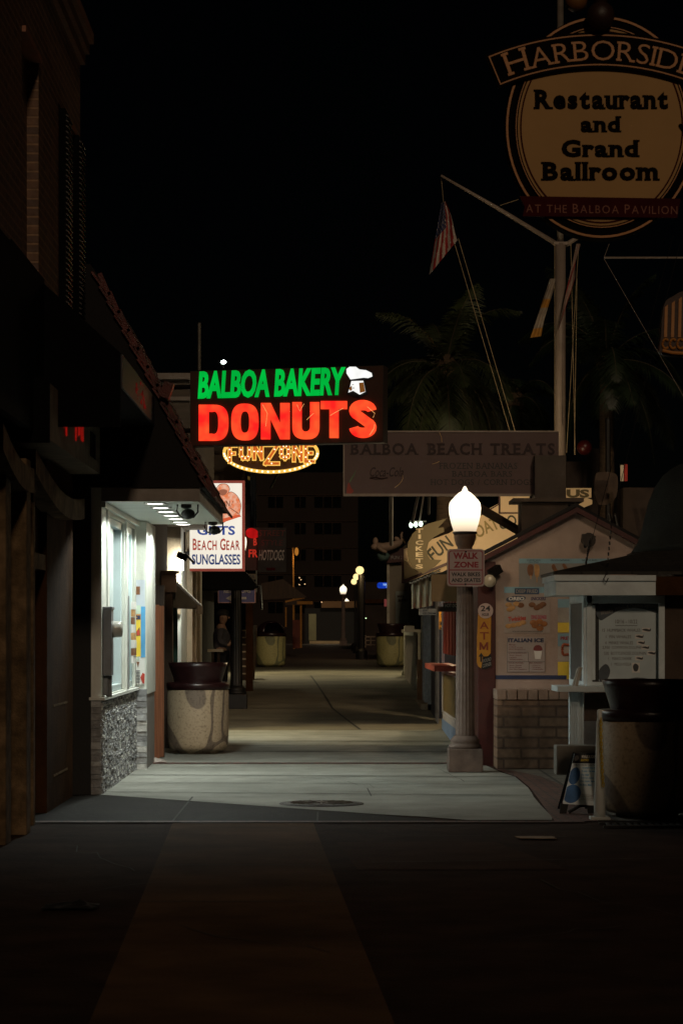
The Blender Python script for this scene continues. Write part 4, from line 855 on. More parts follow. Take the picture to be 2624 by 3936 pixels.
# wall fixtures
T2 = thing('horn_speaker', 'dark horn speaker on the cream gable', 'speaker', P(1345, 1243, SY-.1)); b = B()
b.tube([P(1340, 1242, SY), P(1345, 1242, SY-.08), P(1352, 1240, SY-.16)], [.04, .05, .09], 14); b.cbox(P(1345, 1232, SY-.05), (.1, .06, .06)); bar(b, P(1350, 1232, SY-.1), P(1366, 1236, SY-.1), .03); b.to('horn', M('horn', (.05, .04, .035), .6, .3, 9), T2)
b = B(); bar(b, P(1343, 1243, SY), P(1343, 1256, SY-.1), .02); b.to('bracket', dkmetal, T2)
T2 = thing('flood_light_pair', 'pair of unlit flood lights on the red corner post', 'light', P(1128, 1320, SY-.15)); b = B()
b.tube([P(1125, 1330, SY-.05), P(1124, 1333, SY-.12), P(1124, 1334, SY-.2)], [.04, .06, .085], 18); b.cbox(P(1136, 1312, SY-.15), (.15, .1, .1), R(30), R(-30)); b.cbox(P(1128, 1318, SY-.06), (.06, .08, .12)); b.to('housing', dkmetal, T2)
b = B(); b.lathe(0, 0, [(.078, 0), (.05, -.02), (.001, -.03)], 18); b.v = [P(1124, 1334, SY-.205)+Vector((v.x, v.z, v.y)) for v in b.v]; b.to('lens', M('lens', (.4, .36, .28), .1), T2)
# brick planter
T2 = thing('brick_planter', 'low slump block planter wall in front of the treats stand', 'planter', (2.3, 29, 0))
b = B(); b.box(X(1141, 28.95), X(1330, 28.95), 28.95, SY-.01, 0, Z(1607, 28.95)-.01); b.to('wall', bricklite, T2)
b = B(); x = X(1140, 28.95); capm = [M('cap_a', (.3, .21, .16), .8, .2, 8, .5), M('cap_b', (.24, .16, .12), .8, .2, 8, .5)]
k = 0
while x < X(1330, 28.95):
    b.box(x, x+.115, 28.93, SY-.02, Z(1607, 28.95), Z(1584, 28.95)); x += .125; k += 1
b.each('cap_brick', capm[0], T2, bevel=.006)
# treats roof sign
ty = 33.6; f = FP(ty)
T2 = thing('beach_treats_sign', 'long faded pink sign reading BALBOA BEACH TREATS', 'sign', P(1035, 1138, ty))
b = B(); panel(b, f, 790, 991, 1282, 1137, -.12, .12); b.to('board', treatpink, T2)
b = B(); panel(b, f, 788, 1134, 1230, 1140, .001, .02); panel(b, f, 788, 991, 791, 1134, .001, .02); panel(b, f, 880, 989.5, 1282, 993, .001, .02); b.to('frame', M('treat_frame', (.3, .24, .2), .4, .2, 6, .05, .3), T2)
text('BALBOA', f, 803, 1018, 961, 1045, treatdk, T2, serif=True, bold=.03, off=.002, d=.01); text('BEACH', f, 980, 1018, 1107, 1045, treatdk, T2, serif=True, bold=.03, off=.002, d=.01); text('TREATS', f, 1125, 1018, 1273, 1045, treatdk, T2, serif=True, bold=.03, off=.002, d=.01)
text('FROZEN BANANAS', f, 1008, 1063, 1187, 1077, treatdk2, T2, serif=True, off=.002, d=.004); text('BALBOA BARS', f, 1037, 1082, 1175, 1095, treatdk2, T2, serif=True, off=.002, d=.004); text('HOT DOGS / CORN DOGS', f, 988, 1101, 1222, 1114, treatdk2, T2, serif=True, off=.002, d=.004)
text('Coca-Cola', f, 849, 1073, 926, 1095, treatdk, T2, bold=.012, shear=.35, off=.002, d=.004)
b = B(); b.tube([f.at(*f.hit(u, v), .006) for u, v in ((849, 1098), (862, 1096), (876, 1100), (890, 1097))], .008, 6); b.tube([f.at(*f.hit(u, v), .006) for u, v in ((849, 1098), (862, 1101), (880, 1099))], .006, 6); b.to('flourish', treatdk, T2)
b = B(); ppoly(b, f, smooth([(796, 1128), (800, 1108), (806, 1120), (812, 1128), (804, 1135), (798, 1135)], 4), .003, .003); b.to('corner_motif', M('motif', (.4, .06, .04), .6), T2)
b = B(); ppoly(b, f, [(800, 1108), (812, 1088), (818, 1078), (814, 1092), (804, 1108)], .003, .003); b.to('corner_motif', M('motifg', (.14, .2, .1), .6), T2)
for (u, v, u2, v2) in ((1008, 992, 1014, 1016), (906, 1120, 922, 1105), (922, 1105, 924, 1092), (992, 1066, 1008, 1060)):
    b = B(); b.tube([f.at(*f.hit(u, v), .008), f.at(*f.hit((u+u2)/2+2, (v+v2)/2), .008), f.at(*f.hit(u2, v2), .008)], .004, 5); b.to('crack_glare', M('crack_glare', (.9, .55, .25), .4), T2)  # orange glare on the board painted on as thin pale lines
b = B(); panel(b, FP(ty-.3), 1228, 1046, 1299, 1144, -.5, .5); b.to('end_box', M('end_box', (.1, .075, .058), .7, .15, 4, .1, dirt=.3), T2)
b = B(); bar(b, P(1063, 1140, ty), P(1063, 1300, ty-.5), .045); bar(b, P(898, 1138, ty), P(898, 1250, ty+4), .03); bar(b, P(985, 1138, ty), P(984, 1180, ty+1), .02); bar(b, P(960, 1138, ty), P(946, 1200, ty+1), .02); bar(b, P(1098, 1165, ty-1), P(1195, 1222, ty-1), .06, 4); b.each('support', wooddk, T2)
# rooftop boxes
T2 = thing('roof_vent_box', 'brown capped vent box on the ridge of the treats stand', 'vent', P(1240, 1235, 32))
b = B(); panel(b, FP(31.6), 1197, 1155, 1304, 1240, -.6, .6); b.to('box', M('vent_brown', (.08, .055, .04), .8, .2, 4, .2, dirt=.4), T2); b = B(); panel(b, FP(31.5), 1178, 1144, 1340, 1152, -.8, .8); b.to('cap', M('vent_cap', (.1, .07, .05), .7), T2)
T2 = thing('ride_tower', 'dark wooden ride structure behind the roof with a red ball', 'structure', P(1380, 1240, 50))
b = B(); panel(b, FP(48), 1300, 1060, 1358, 1145, -1, 1); panel(b, FP(49), 1352, 1030, 1392, 1240, -.5, .5); panel(b, FP(46), 1430, 1120, 1600, 1330, -2, 2); b.each('wall', M('ride_wall', (.06, .04, .03), .8, .3, 2, .1, dirt=.4), T2)
b = B(); ppoly(b, FP(44), smooth([(1368, 1090), (1380, 1084), (1408, 1086), (1418, 1100), (1414, 1140), (1395, 1158), (1372, 1156), (1364, 1120)], 4), -.2, .2); b.to('scalloped_board', M('scallop', (.07, .045, .032), .8, .3), T2)
b = B(); b.ball(P(1341, 1028, 44), .14, 18); b.to('ball', M('red_ball', (.07, .008, .006), .35), T2, True)
b = B(); panel(b, FP(43), 1424, 1068, 1431, 1105, -.05, .05); b.to('pennant', M('pen_w', (.8, .7, .55), .6), T2); b = B(); panel(b, FP(43), 1433, 1066, 1440, 1105, -.05, .05); b.to('pennant', M('pen_r', (.5, .03, .02), .6), T2)
b = B()
for u in (1398, 1412): b.tube([P(u, 1180, 45), P(u+12, 1240, 45), P(u+28, 1290, 45)], .03)
bar(b, P(1395, 960, 46), P(1395, 1240, 46), .05); b.each('cable', dkmetal, T2)

# ---------------------------------------------------------------- fun boat sign
fy = 43; f = FP(fy)
T2 = thing('boat_company_sign', 'big cream billboard with red edge reading FUN BOAT CO', 'sign', P(1060, 1340, fy))
crm = M('billboard_cream', (.8, .6, .36), .7, .06, 2, .05, dirt=.12); oliv = M('billboard_olive', (.1, .075, .03), .7, .06)
b = B(); ppoly(b, f, [(925, 1338), (925, 1262), (1030, 1225), (1100, 1180), (1147, 1155), (1147, 1140), (1215, 1140), (1215, 1240), (1100, 1290)], -.1, .1); b.to('board', crm, T2)
b = B(); ppoly(b, f, [(922, 1340), (922, 1260), (927, 1260), (927, 1340)], .001, .02); ppoly(b, f, [(1144, 1140), (1148, 1140), (1148, 1180), (1144, 1180)], .001, .02); panel(b, f, 1148, 1177, 1200, 1180, .001, .02); ppoly(b, f, [(1095, 1186), (1146, 1156), (1146, 1159), (1095, 1190)], .001, .02); ppoly(b, f, [(925, 1332), (1100, 1262), (1100, 1268), (925, 1340)], .023, .02); b.to('edge', maroonp, T2)
def arcw(u0, v0, u1, v1, h, bow):
    def w_(fx, fy_):
        bx = u0+(u1-u0)*fx; bv = v0+(v1-v0)*fx-bow*math.sin(math.pi*fx); d = math.atan2(v1-v0, u1-u0); return f.hit(bx+h*fy_*math.sin(d)*.9, 0)[0], f.hit(0, bv-h*fy_*math.cos(d))[1]
    return w_
lm = M('bill_letter', (.05, .05, .025), .6); lm2 = M('bill_letter_olive', (.3, .22, .07), .6)
text('FUN', f, 0, 0, 1, 1, lm, T2, bold=.02, off=.002, d=.006, warp=arcw(996, 1292, 1042, 1254, 32, 2)); text('BOAT', f, 0, 0, 1, 1, lm2, T2, bold=.02, off=.002, d=.006, warp=arcw(1084, 1248, 1148, 1214, 30, 4)); text('CO.', f, 0, 0, 1, 1, lm, T2, bold=.02, off=.002, d=.006, warp=arcw(1150, 1220, 1194, 1204, 25, 3))
b = B(); panel(b, FP(fy+.5), 1297, 1121, 1357, 1143, -.1, .1); ppoly(b, FP(fy+.5), [(1328, 1150), (1345, 1143), (1359, 1148), (1359, 1158), (1330, 1170)], -.1, .1); b.each('side_board', crm, T2)
text('US', FP(fy+.5), 1300, 1124, 1352, 1143, oliv, T2, bold=.05, off=.002, d=.004)
T3 = thing('tickets_arrow_sign', 'olive curved arrow sign reading TICKETS mounted before the billboard', 'sign', P(975, 1318, fy-1)); f3 = FP(fy-1.0)
arrow = smooth([(983, 1203), (962, 1216), (946, 1228), (936, 1248), (934, 1268), (940, 1290), (950, 1306), (970, 1318)], 5)[:-6]
pts = [(1026, 1190)]+[(983, 1203), (962, 1213), (947, 1226), (937, 1245), (934, 1266), (938, 1288), (948, 1305), (971, 1318), (1000, 1300), (1014, 1286), (988, 1285), (982, 1276), (980, 1262), (984, 1246), (997, 1233), (1012, 1225), (1020, 1222), (1018, 1212), (1006, 1212)]
b = B(); ppoly(b, f3, pts, -.04, .04); ppoly(b, f3, [(934, 1284), (929, 1286), (945, 1300)], -.04, .04); b.to('arrow', oliv, T3)
tl = M('arrow_letter', (.52, .42, .26), .6)
for k, ch in enumerate('TICKETS'):
    a = 953 if k in (0, 2, 3, 4, 5, 6) else 960
    text(ch, f3, 954 if ch != 'I' else 960, 1214+k*13.7, 971 if ch != 'I' else 966, 1224+k*13.7, tl, T3, bold=.03, off=.001, d=.004)
b = B(); bar(b, P(932, 1250, fy-.9), P(925, 1235, fy), .02); bar(b, P(1000, 1290, fy-.9), P(1000, 1290, fy), .03); b.to('bracket', dkmetal, T3)
T3 = thing('sign_flood_lights', 'bar with three small white flood lights behind the arrow sign', 'light', P(960, 1200, 52)); b = B(); b2 = B()
panel(b, FP(52), 941, 1196, 979, 1199, -.05, .05)
for k, u in enumerate((943.5, 954.5, 966)): b2.ball(P(u, 1206-k*1.3, 51.9), .04, 10, (1, 1, 1.5)); b.cbox(P(u+1, 1202-k, 52.05), (.07, .06, .06))
bar(b, P(963, 1199, 52), P(972, 1140, 52), .02); b.to('bar', M('fl_bar', (.3, .25, .2), .6), T3); b2.each('bulb', E('fl_w', (.8, 1, .8), 4), T3)
lamp('POINT', 'billboard_lamp', P(1075, 1250, 40.2), 130, (1, .74, .42), .06)

# ---------------------------------------------------------------- far right booth, fence, shops
T = thing('fun_zone_booth', 'white booth with maroon sign band reading FUN ZONE beyond the stand', 'building', P(920, 1500, 64))
f = FP(71)
b = B(); panel(b, f, 893, 1296, 1000, 1440, -2, 2); panel(b, f, 930, 1440, 1000, 1520, -2, 2); b.each('wall', M('booth_grey', (.22, .19, .14), .7, .1, 2, .1), T)
b = B(); panel(b, f, 888, 1290, 894, 1440, .0, .12); panel(b, f, 934, 1430, 940, 1500, 0, .1); b.to('post', M('booth_white', (.5, .46, .36), .6), T)
b = B(); ppoly(b, f, [(886, 1294), (886, 1270), (925, 1258), (930, 1290)], .13, .1); b.to('sign_band', maroonp, T); text('FUN ZONE', f, 897, 1277, 948, 1285, fadedw, T, bold=.02, off=.235, d=.01)
b = B(); panel(b, f, 908, 1358, 938, 1432, .02, .02); b.to('poster', M('booth_poster', (.27, .31, .29), .6, .1), T)
text('BALBOA', f, 912, 1367, 928, 1372, signred, T, off=.05, d=.01, bold=.03); text('BUFFET', f, 914, 1376, 936, 1382, signred, T, off=.05, d=.01, bold=.03)
b = B(); panel(b, f, 888, 1438, 950, 1441, .05, .05)
for k in range(7): panel(b, f, 908+k*6, 1441, 909+k*6, 1452, .06, .03)
panel(b, f, 893, 1452, 950, 1456, .05, .05); b.to('railing', M('rail_w', (.3, .27, .22), .6), T)
# reclining sculpture on booth roof
T = thing('reclining_sculpture', 'pale reclining figure sculpture with teal tail on the booth roof', 'sculpture', P(890, 1262, 62)); pm = M('plaster', (.42, .3, .22), .7, .2); tm = M('teal_plaster', (.12, .2, .18), .7, .2)
b = B(); b.ball(P(862, 1244, 70.5), .1, 14, (.8, .8, 1.25)); b.ball(P(861, 1256, 70.5), .12, 14, (1, .8, .8)); b.tube([P(864, 1256, 70.5), P(880, 1258, 70.5), P(898, 1254, 70.5), P(915, 1248, 70.5), P(922, 1244, 70.5)], [.13, .14, .12, .1, .05], 12); b.tube([P(919, 1248, 70.5), P(923, 1238, 70.5), P(921, 1228, 70.5), P(924, 1222, 70.5)], [.06, .045, .035, .02], 8); b.tube([P(919, 1246, 70.5), P(911, 1238, 70.5), P(906, 1234, 70.5)], [.05, .07, .03], 8); b.tube([P(866, 1255, 70.3), P(880, 1266, 70.3), P(888, 1268, 70.3)], [.06, .05, .04], 8); b.to('figure', pm, T, True)
b = B(); b.tube([P(870, 1262, 70.6), P(876, 1273, 70.6), P(885, 1282, 70.6), P(886, 1288, 70.6)], [.1, .16, .17, .05], 10); b.to('tail', tm, T, True)
# white fence
T = thing('picket_fence', 'white picket railing with posts on the right beyond the stand', 'fence', (X(940, 55), 55, g(55))); b = B()
for k in range(8):
    y = 52+k*.8; x = 1.83; b.box(x, x+.05, y, y+.1, g(y), g(y)+1.15)
for k in range(6): x = 1.86+k*.12; b.box(x, x+.06, 60.4, 60.45, g(60), g(60)+1.1)
b.box(1.82, 1.9, 52, 58, g(55)+1.1, g(55)+1.17); b.box(1.82, 2.6, 60.36, 60.48, g(60)+1.08, g(60)+1.16); b.box(1.82, 2.6, 60.36, 60.48, g(60), g(60)+.12); b.box(1.86, 2.1, 59.5, 59.9, g(60), g(60)+1.25); b.each('picket', M('fence_w', (.4, .38, .3), .6, .15), T)
b = B(); b.box(1.68, 2.5, 44, 49, g(47)-.1, g(47)+.02); b.to('step', stucco, T)
T = thing('navy_shop', 'dark navy shop front between the stand and the white fence', 'building', (2.2, 43, 0)); b = B(); b.box(1.83, 5, 41.6, 43.4, 0, 2.5); b.box(1.9, 5, 43.4, 50, 0, 2.6); b.each('wall', navy, T)
b = B(); b.box(1.80, 1.86, 44, 44.1, 0, 2.7); b.box(1.78, 1.86, 45.2, 45.3, 0, 2.7); b.box(1.8, 1.86, 46.5, 46.6, 0, 2.7); b.each('frame', galv, T); b = B(); b.box(1.72, 1.9, 47.0, 47.3, .2, 1.1); b.to('wood_panel', M('tan_wood', (.2, .1, .04), .7), T)
b = B(); b.box(1.81, 1.83, 40.2, 41.2, 0.05, 2.6); single(b.to('grey_pillar', M('pillar', (.3, .27, .25), .7), bevel=.0), 'narrow grey door panel beside the stand counter', 'door')

# ---------------------------------------------------------------- left middle distance
T = thing('restaurant_awning', 'broad black awning beyond the gift sign', 'awning', P(520, 1370, 42)); f = FP(42); b = B()
ppoly(b, f, [(440, 1312), (562, 1312), (580, 1332), (589, 1344), (575, 1353), (440, 1353)], -1.5, 1.5); b.to('canvas', blackcloth, T)
sign_thing('restrooms_sign', 'blue RESTROOMS sign with a white left arrow', 45, 502, 1338, 586, 1384, M('rest_blue', (.05, .05, .16), .5, .3, 2), [('RESTROOMS', 514, 1353, 576, 1362, fadedw, dict(bold=.02))])
T = bpy.data.objects['restrooms_sign']; f = FP(45)
b = B(); ppoly(b, f, [(519, 1374), (533, 1366), (533, 1371.5), (566, 1371), (566, 1376.5), (533, 1377), (533, 1382)], .002, .004); b.to('arrow', fadedw, T)
b = B(); panel(b, f, 501, 1383, 587, 1385, 0, .01); panel(b, f, 585, 1338, 587, 1383, 0, .01); panel(b, f, 501, 1338, 502.5, 1383, 0, .01); b.to('border', M('pinkish', (.3, .16, .15), .5), T)
sign_thing('pizza_sign', 'small rounded sign reading PIZZA', 48, 545, 1318, 588, 1331, M('pz', (.13, .1, .06), .6), [('PIZZA', 550, 1320.5, 585, 1328.5, sblk, dict(bold=.02, shear=.15))])
redlit = E('red_lit', (.55, .012, .008), .28, .8, 6)
T = sign_thing('red_banner', 'glowing red banner half hidden behind the gift sign', 50, 562, 1212, 594, 1310, M('red_ban', (.05, .008, .006), .6), [('B', 582, 1236, 590, 1253, E('ban_r', (.7, .04, .02), .6), dict(bold=.03)), ('FR', 571, 1262, 592, 1280, E('ban_r2', (.7, .04, .02), .6), dict(bold=.03))])
b = B(); f = FP(50); ppoly(b, f, smooth([(566, 1218), (578, 1213), (592, 1220), (592, 1234), (576, 1236), (566, 1230)], 4), .002, .01); b.to('glow_panel', E('rg', (.7, .01, .01), .7, .3, 9), T); lamp('POINT', 'banner_glow', P(577, 1240, 49.6), .8, (1, .05, .03), .05)
T = sign_thing('hotdogs_banner', 'dark banner reading STREET STYLE HOTDOGS', 49.8, 592, 1212, 657, 1314, M('ban_dk', (.03, .028, .028), .8, .4, 4), [('STREET', 594, 1218, 655, 1231, M('ban_dr', (.13, .025, .02), .7), dict(shear=.1)), ('STYLE', 600, 1240, 650, 1253, M('ban_dr2', (.1, .02, .02), .7), dict(shear=.1)), ('HOTDOGS', 594, 1263, 653, 1287, M('ban_w', (.42, .4, .38), .7), dict(shear=.25, bold=.01, skew=.0))])
b = B(); panel(b, FP(49.8), 612, 1304, 632, 1310, .002, .004); b.to('small_logo', signred, T)
# restaurant building shells left
T = thing('left_arcade', 'dark arcade building behind the awning and banners on the left', 'building', (-4, 50, 0)); b = B()
b.box(-8, -2.75, 42, 58, 0, 3.0); b.box(-8, -1.75, 51, 59, 2.6, 6.2); b.each('wall', M('arcade', (.05, .038, .028), .8, .3, 2, .2, dirt=.4), T)
b = B(); b.box(-1.75, -1.6, 51, 51.15, g(51), 3.4); b.box(-2.75, -2.6, 43.5, 43.6, .2, 3); b.box(-2.75, -2.6, 45, 45.1, .2, 3); b.each('post', stuccod, T)
b = B()
for k in range(3): b.box(-1.76, -1.7, 52+k*2, 52.9+k*2, 3.6, 4.6); b.box(-1.76, -1.68, 51.6+k*2, 51.7+k*2, 2.7, 6.1)
b.to('window', gl, T)
T = thing('white_stairs', 'narrow staircase with pale treads behind the dark lamp post', 'stairs', P(560, 1530, 57)); b = B(); br = B()
for k in range(7):
    y = 57+k*.28; z = g(57)+.17*(k+1); x0 = X(546, y); x1 = X(573-k*1.2, y); b.box(x0, x1, y-.03, y+.28, z-.03, z); br.box(x0, x1-.02, y, y+.28, z-.17, z-.03)
b.each('tread', M('tread', (.6, .5, .36), .6), T); br.each('riser', wooddk, T)
b = B(); b.poly([(X(574, 57), 56.9, g(57)), (X(574, 57), 59.2, g(57)+1.3), (X(574, 57), 59.2, g(57)+.9), (X(574, 57), 57.2, g(57)-.05)], (.1, 0, 0)); b.to('stringer', stuccod, T)
b = B(); bar(b, P(571, 1400, 59), P(576, 1520, 57), .025); bar(b, P(566, 1412, 59), P(574, 1500, 57.5), .02); bar(b, P(598, 1345, 58), P(601, 1400, 57.2), .025); bar(b, P(585, 1347, 58), P(598, 1345, 58), .02); b.each('handrail', M('rail_metal', (.35, .36, .36), .25, .1, 5, 0, .7), T)
T = thing('bench', 'pale edged bench beside the standing person', 'bench', P(497, 1520, 46)); b = B(); b.cbox(P(496, 1494, 46.5), (.3, .5, .05)); b.to('seat', M('bench_w', (.5, .42, .32), .6), T)
b = B(); b.cbox(P(490, 1520, 46.6), (.05, .4, .42)); b.cbox(P(503, 1520, 46.6), (.05, .4, .42)); b.each('leg', wooddk, T)

# person ----------------------------------------------------------
def skin(name, verts, edges, rad, mat, parent, root=0, sub=2):
    org = Vector(parent['_o']); me = bpy.data.meshes.new(name); me.from_pydata([tuple(Vector(v)-org) for v in verts], edges, []); o = bpy.data.objects.new(name, me); COL.objects.link(o)
    m = o.modifiers.new('k', 'SKIN'); 
    for i, d in enumerate(me.skin_vertices[0].data): r = rad[i]; d.radius = r if isinstance(r, tuple) else (r, r); d.use_root = (i == root)
    m.use_smooth_shade = True; s_ = o.modifiers.new('s', 'SUBSURF'); s_.levels = sub; s_.render_levels = sub
    me.materials.append(mat); o.parent = parent; o['_o'] = tuple(org); return o
py = 46.8; gz = g(py); cx = X(509, py)
T = thing('person', 'person in dark shirt and trousers standing beside the dark lamp post looking at a phone', 'person', (cx, py, gz))
def q_(x, y, z): return (cx+x, py+y, gz+z)
sk_m = M('skin', (.3, .17, .11), .6, .1); 
V_ = [q_(0, 0, .95), q_(0, 0, 1.12), q_(0, 0, 1.3), q_(.0, 0, 1.42), q_(.01, 0, 1.5), q_(.03, -.01, 1.56), q_(.04, -.02, 1.64), q_(.045, -.02, 1.7),
      q_(-.02, -.17, 1.4), q_(-.03, -.22, 1.16), q_(.14, -.22, 1.08), q_(.22, -.12, 1.2),
      q_(-.02, .17, 1.4), q_(-.03, .22, 1.16), q_(.14, .18, 1.08), q_(.22, .06, 1.2),
      q_(0, -.1, .88), q_(.03, -.11, .5), q_(-.01, -.11, .09), q_(.12, -.12, .04),
      q_(0, .1, .88), q_(.06, .11, .5), q_(.02, .12, .09), q_(.15, .13, .04)]
Ed = [(0, 1), (1, 2), (2, 3), (3, 4), (4, 5), (5, 6), (6, 7), (3, 8), (8, 9), (9, 10), (10, 11), (3, 12), (12, 13), (13, 14), (14, 15), (0, 16), (16, 17), (17, 18), (18, 19), (0, 20), (20, 21), (21, 22), (22, 23)]
Rd = [(.14, .13), (.13, .12), (.15, .13), (.12, .1), .055, .075, .098, .06, .06, .045, .035, .03, .06, .045, .035, .03, .095, .06, .042, .04, .095, .06, .042, .04]
skin('body', V_, Ed, Rd, sk_m, T)
def grow(idx, name, mat, k, sub=2):
    mp = {i: n for n, i in enumerate(idx)}; skin(name, [V_[i] for i in idx], [(mp[a], mp[c]) for a, c in Ed if a in mp and c in mp], [tuple(x*k for x in Rd[i]) if isinstance(Rd[i], tuple) else Rd[i]*k for i in idx], mat, T, 0, sub)
grow([0, 1, 2, 3, 8, 9, 10, 12, 13, 14], 'shirt', M('shirt', (.05, .045, .05), .9, .3, 12, .4), 1.3)
grow([0, 16, 17, 18, 20, 21, 22], 'trousers', M('trousers', (.008, .008, .011), .9, .3), 1.16)
b = B(); b.ball(q_(.03, 0, 1.7), .115, 16, (1.05, .92, .75)); b.to('hair', M('hair', (.008, .006, .005), .7, .3, 30, .5), T, True)
b = B(); b.ball(q_(.145, -.02, 1.62), .016, 8, (1, .8, 1.3)); b.ball(q_(.04, -.12, 1.62), .022, 8, (1, .4, 1.4)); b.to('nose_and_ear', sk_m, T, True)
b = B(); b.ball(q_(.126, -.055, 1.65), .011, 8); b.ball(q_(.126, .015, 1.65), .011, 8); b.cbox(q_(.132, -.02, 1.58), (.01, .045, .008)); b.to('eyes_and_mouth', sblk, T)
b = B()
for s_ in (-1, 1):
    c0 = Vector(q_(.225, -.03+s_*.07, 1.22)); b.ball(c0, .036, 10, (1, .6, 1.1))
    for k in range(4): b.tube([c0+Vector((.0, -s_*.01, .03-k*.02)), c0+Vector((.03, -s_*.02, .035-k*.02)), c0+Vector((.04, -s_*.05, .03-k*.02))], [.01, .009, .007], 6)
    b.tube([c0+Vector((-.01, 0, .03)), c0+Vector((-.01, -s_*.04, .06))], [.011, .008], 6)
b.to('hand', sk_m, T, True)
b = B(); b.box(cx+.1, cx+.14, py-.2, py-.05, gz, gz+.001); b.v = []; b.f = []; b.mi = []
for s_ in (-1, 1):
    b.tube([q_(-.06, .115*s_, .05), q_(.02, .115*s_, .06), q_(.12, .12*s_, .045), q_(.19, .125*s_, .035)], [.05, .055, .048, .03], 10)
b.each('shoe', black, T, smooth=True)
T = thing('phone', 'phone held in the hands of the standing person', 'phone', q_(.25, -.03, 1.24)); b = B(); b.cbox(q_(.25, -.03, 1.26), (.012, .08, .15), 0, R(35)); b.to('case', black, T); b = B(); b.cbox(q_(.242, -.03, 1.266), (.003, .07, .135), 0, R(35)); b.to('screen', E('phone_screen', (.5, .42, .3), .25), T)

# unseen lamps added to make the pools of light on the walkway
def added_sconce(label, x, y, z, en, col, tgt, ang, r=.07):
    t = thing('added_light', label, 'light', (x, y, z)); b = B(); b.lathe(x, y, [(.05, z+.14), (r+.03, z+.04), (r+.035, z), (r+.02, z)], 20); b.to('shade', dkmetal, t, True)
    b = B(); b.ball((x, y, z+.01), r*.7, 12, (1, 1, .6)); b.to('bulb', E('added_sconce', col, 3), t, True); b = B(); bar(b, (x, y, z+.13), (x-.35 if x < 0 else x+.35, y, z+.2), .012); b.to('arm', dkmetal, t)
    lamp('SPOT', 'added_light_lamp', (x, y, z-.07), en, col, .05, tgt, ang, .6)
added_sconce('small shaded lamp added on the gift shop wall, hidden behind its sign', -1.85, 38.0, 2.95, 230, (1, .82, .45), (-.1, 37.6, 0), 84)
added_sconce('small shaded lamp added under the left arcade to light the far walkway', -2.2, 62.0, 3.6, 380, (1, .86, .52), (0, 61.0, .6), 130)
added_sconce('small shaded lamp added on the right above the white railing', 2.2, 61.6, 3.7, 250, (1, .86, .52), (0, 61.2, .6), 130)
# unseen roof added off to the right to shade the near trash can
T = thing('added_shade_roof', 'dark roof added out of view to the right that shades the near trash can', 'roof', (5, 15, 0)); b = B(); b.box(3.75, 9, 9.5, 16, 4.5, 4.65); b.to('slab', wooddk, T); b = B()
for (x, y) in ((8.6, 10), (8.6, 15.7)): b.box(x, x+.2, y, y+.2, 0, 4.5)
b.each('post', wooddk, T)

# ---------------------------------------------------------------- far distance
T = thing('apartment_building', 'dark apartment block with rows of windows at the end of the walkway', 'building', P(740, 1490, 240)); f = FP(240)
b = B(); panel(b, f, 575, 1085, 822, 1500, -8, 8); b.to('wall', M('apt_wall', (.02, .012, .007), .9, .15, .3, .1), T)
for r_ in range(6):
    v = 1141+r_*60.5-60.5*0
    if v > 1400: break
    for (a, c) in ((616, 650), (677, 702), (722, 783)):
        b = B(); panel(b, f, a, v, c, v+25, .02, .05); wn = b.to('window', M('apt_glass', (.004, .005, .005), .9, spec=.02) if r_+a == 616 else bpy.data.materials['apt_glass'], T)
        b = B(); panel(b, f, a-1, v-2, c+1, v-.5, .03, .1); n = 3 if c-a > 40 else 2
        for k in range(1, n): panel(b, f, a+(c-a)*k/n-.5, v, a+(c-a)*k/n+.5, v+25, .08, .05)
        b.to('frame', M('apt_frame', (.06, .035, .02), .9) if r_+a == 616 else bpy.data.materials['apt_frame'], wn)
    b = B(); panel(b, f, 575, v-5, 822, v-4, .02, .15); b.to('ledge', bpy.data.materials['apt_frame'], T)
T = thing('amber_lamp', 'amber lamp beside a tall tan post in front of the apartments', 'street lamp', P(673, 1500, 100)); b = B(); bar(b, P(673, 1258, 100), P(675, 1490, 100), .035); b.to('post', M('amber_post', (.7, .35, .08), .6), T); b = B(); b.ball(P(681, 1267, 99.7), .09, 12, (.9, .9, 1.9)); b.to('lantern', E('amber', (.75, .28, .04), .6, .3, 5), T)
lamp('POINT', 'amber_light', P(682, 1275, 99.4), 10, (1, .55, .15), .05)
for k, (u, v, r_, y, lab) in enumerate(((826, 1310, 9.3, 84, 'largest and highest of three yellow globe lamps in a receding row'), (818, 1325, 7.4, 106, 'middle of three yellow globe lamps in a receding row'), (812.5, 1336, 6.6, 119, 'smallest and lowest of three yellow globe lamps in a receding row'))):
    T = thing('globe_lamp', lab, 'street lamp', (X(u, y), y, g(y)), 'yellow globe lamps in a row'); b = B(); p = P(u, v, y); b.ball(p, r_*y/FX, 18); b.to('globe', E('globe_y%d' % k, (1, .72, .3), 1.5), T, True)
    b = B(); bar(b, (p.x+.06, y+.05, g(y)), (p.x+.06, y+.05, p.z-r_*y/FX), .05 if k else .12, 12); b.lathe(p.x+.06, y+.05, [(.2, g(y)), (.2, g(y)+.3), (.1, g(y)+.4)], 16); b.to('post', dkmetal, T)
lamp('POINT', 'globe_light', P(822, 1318, 83.5), 30, (1, .7, .32), .1)
T = thing('orange_pergola', 'orange timber pergola frame beside a red kiosk on the far left', 'pergola', P(690, 1490, 95)); b = B(); om = M('orange_timber', (.4, .17, .02), .7, .3); f = FP(95)
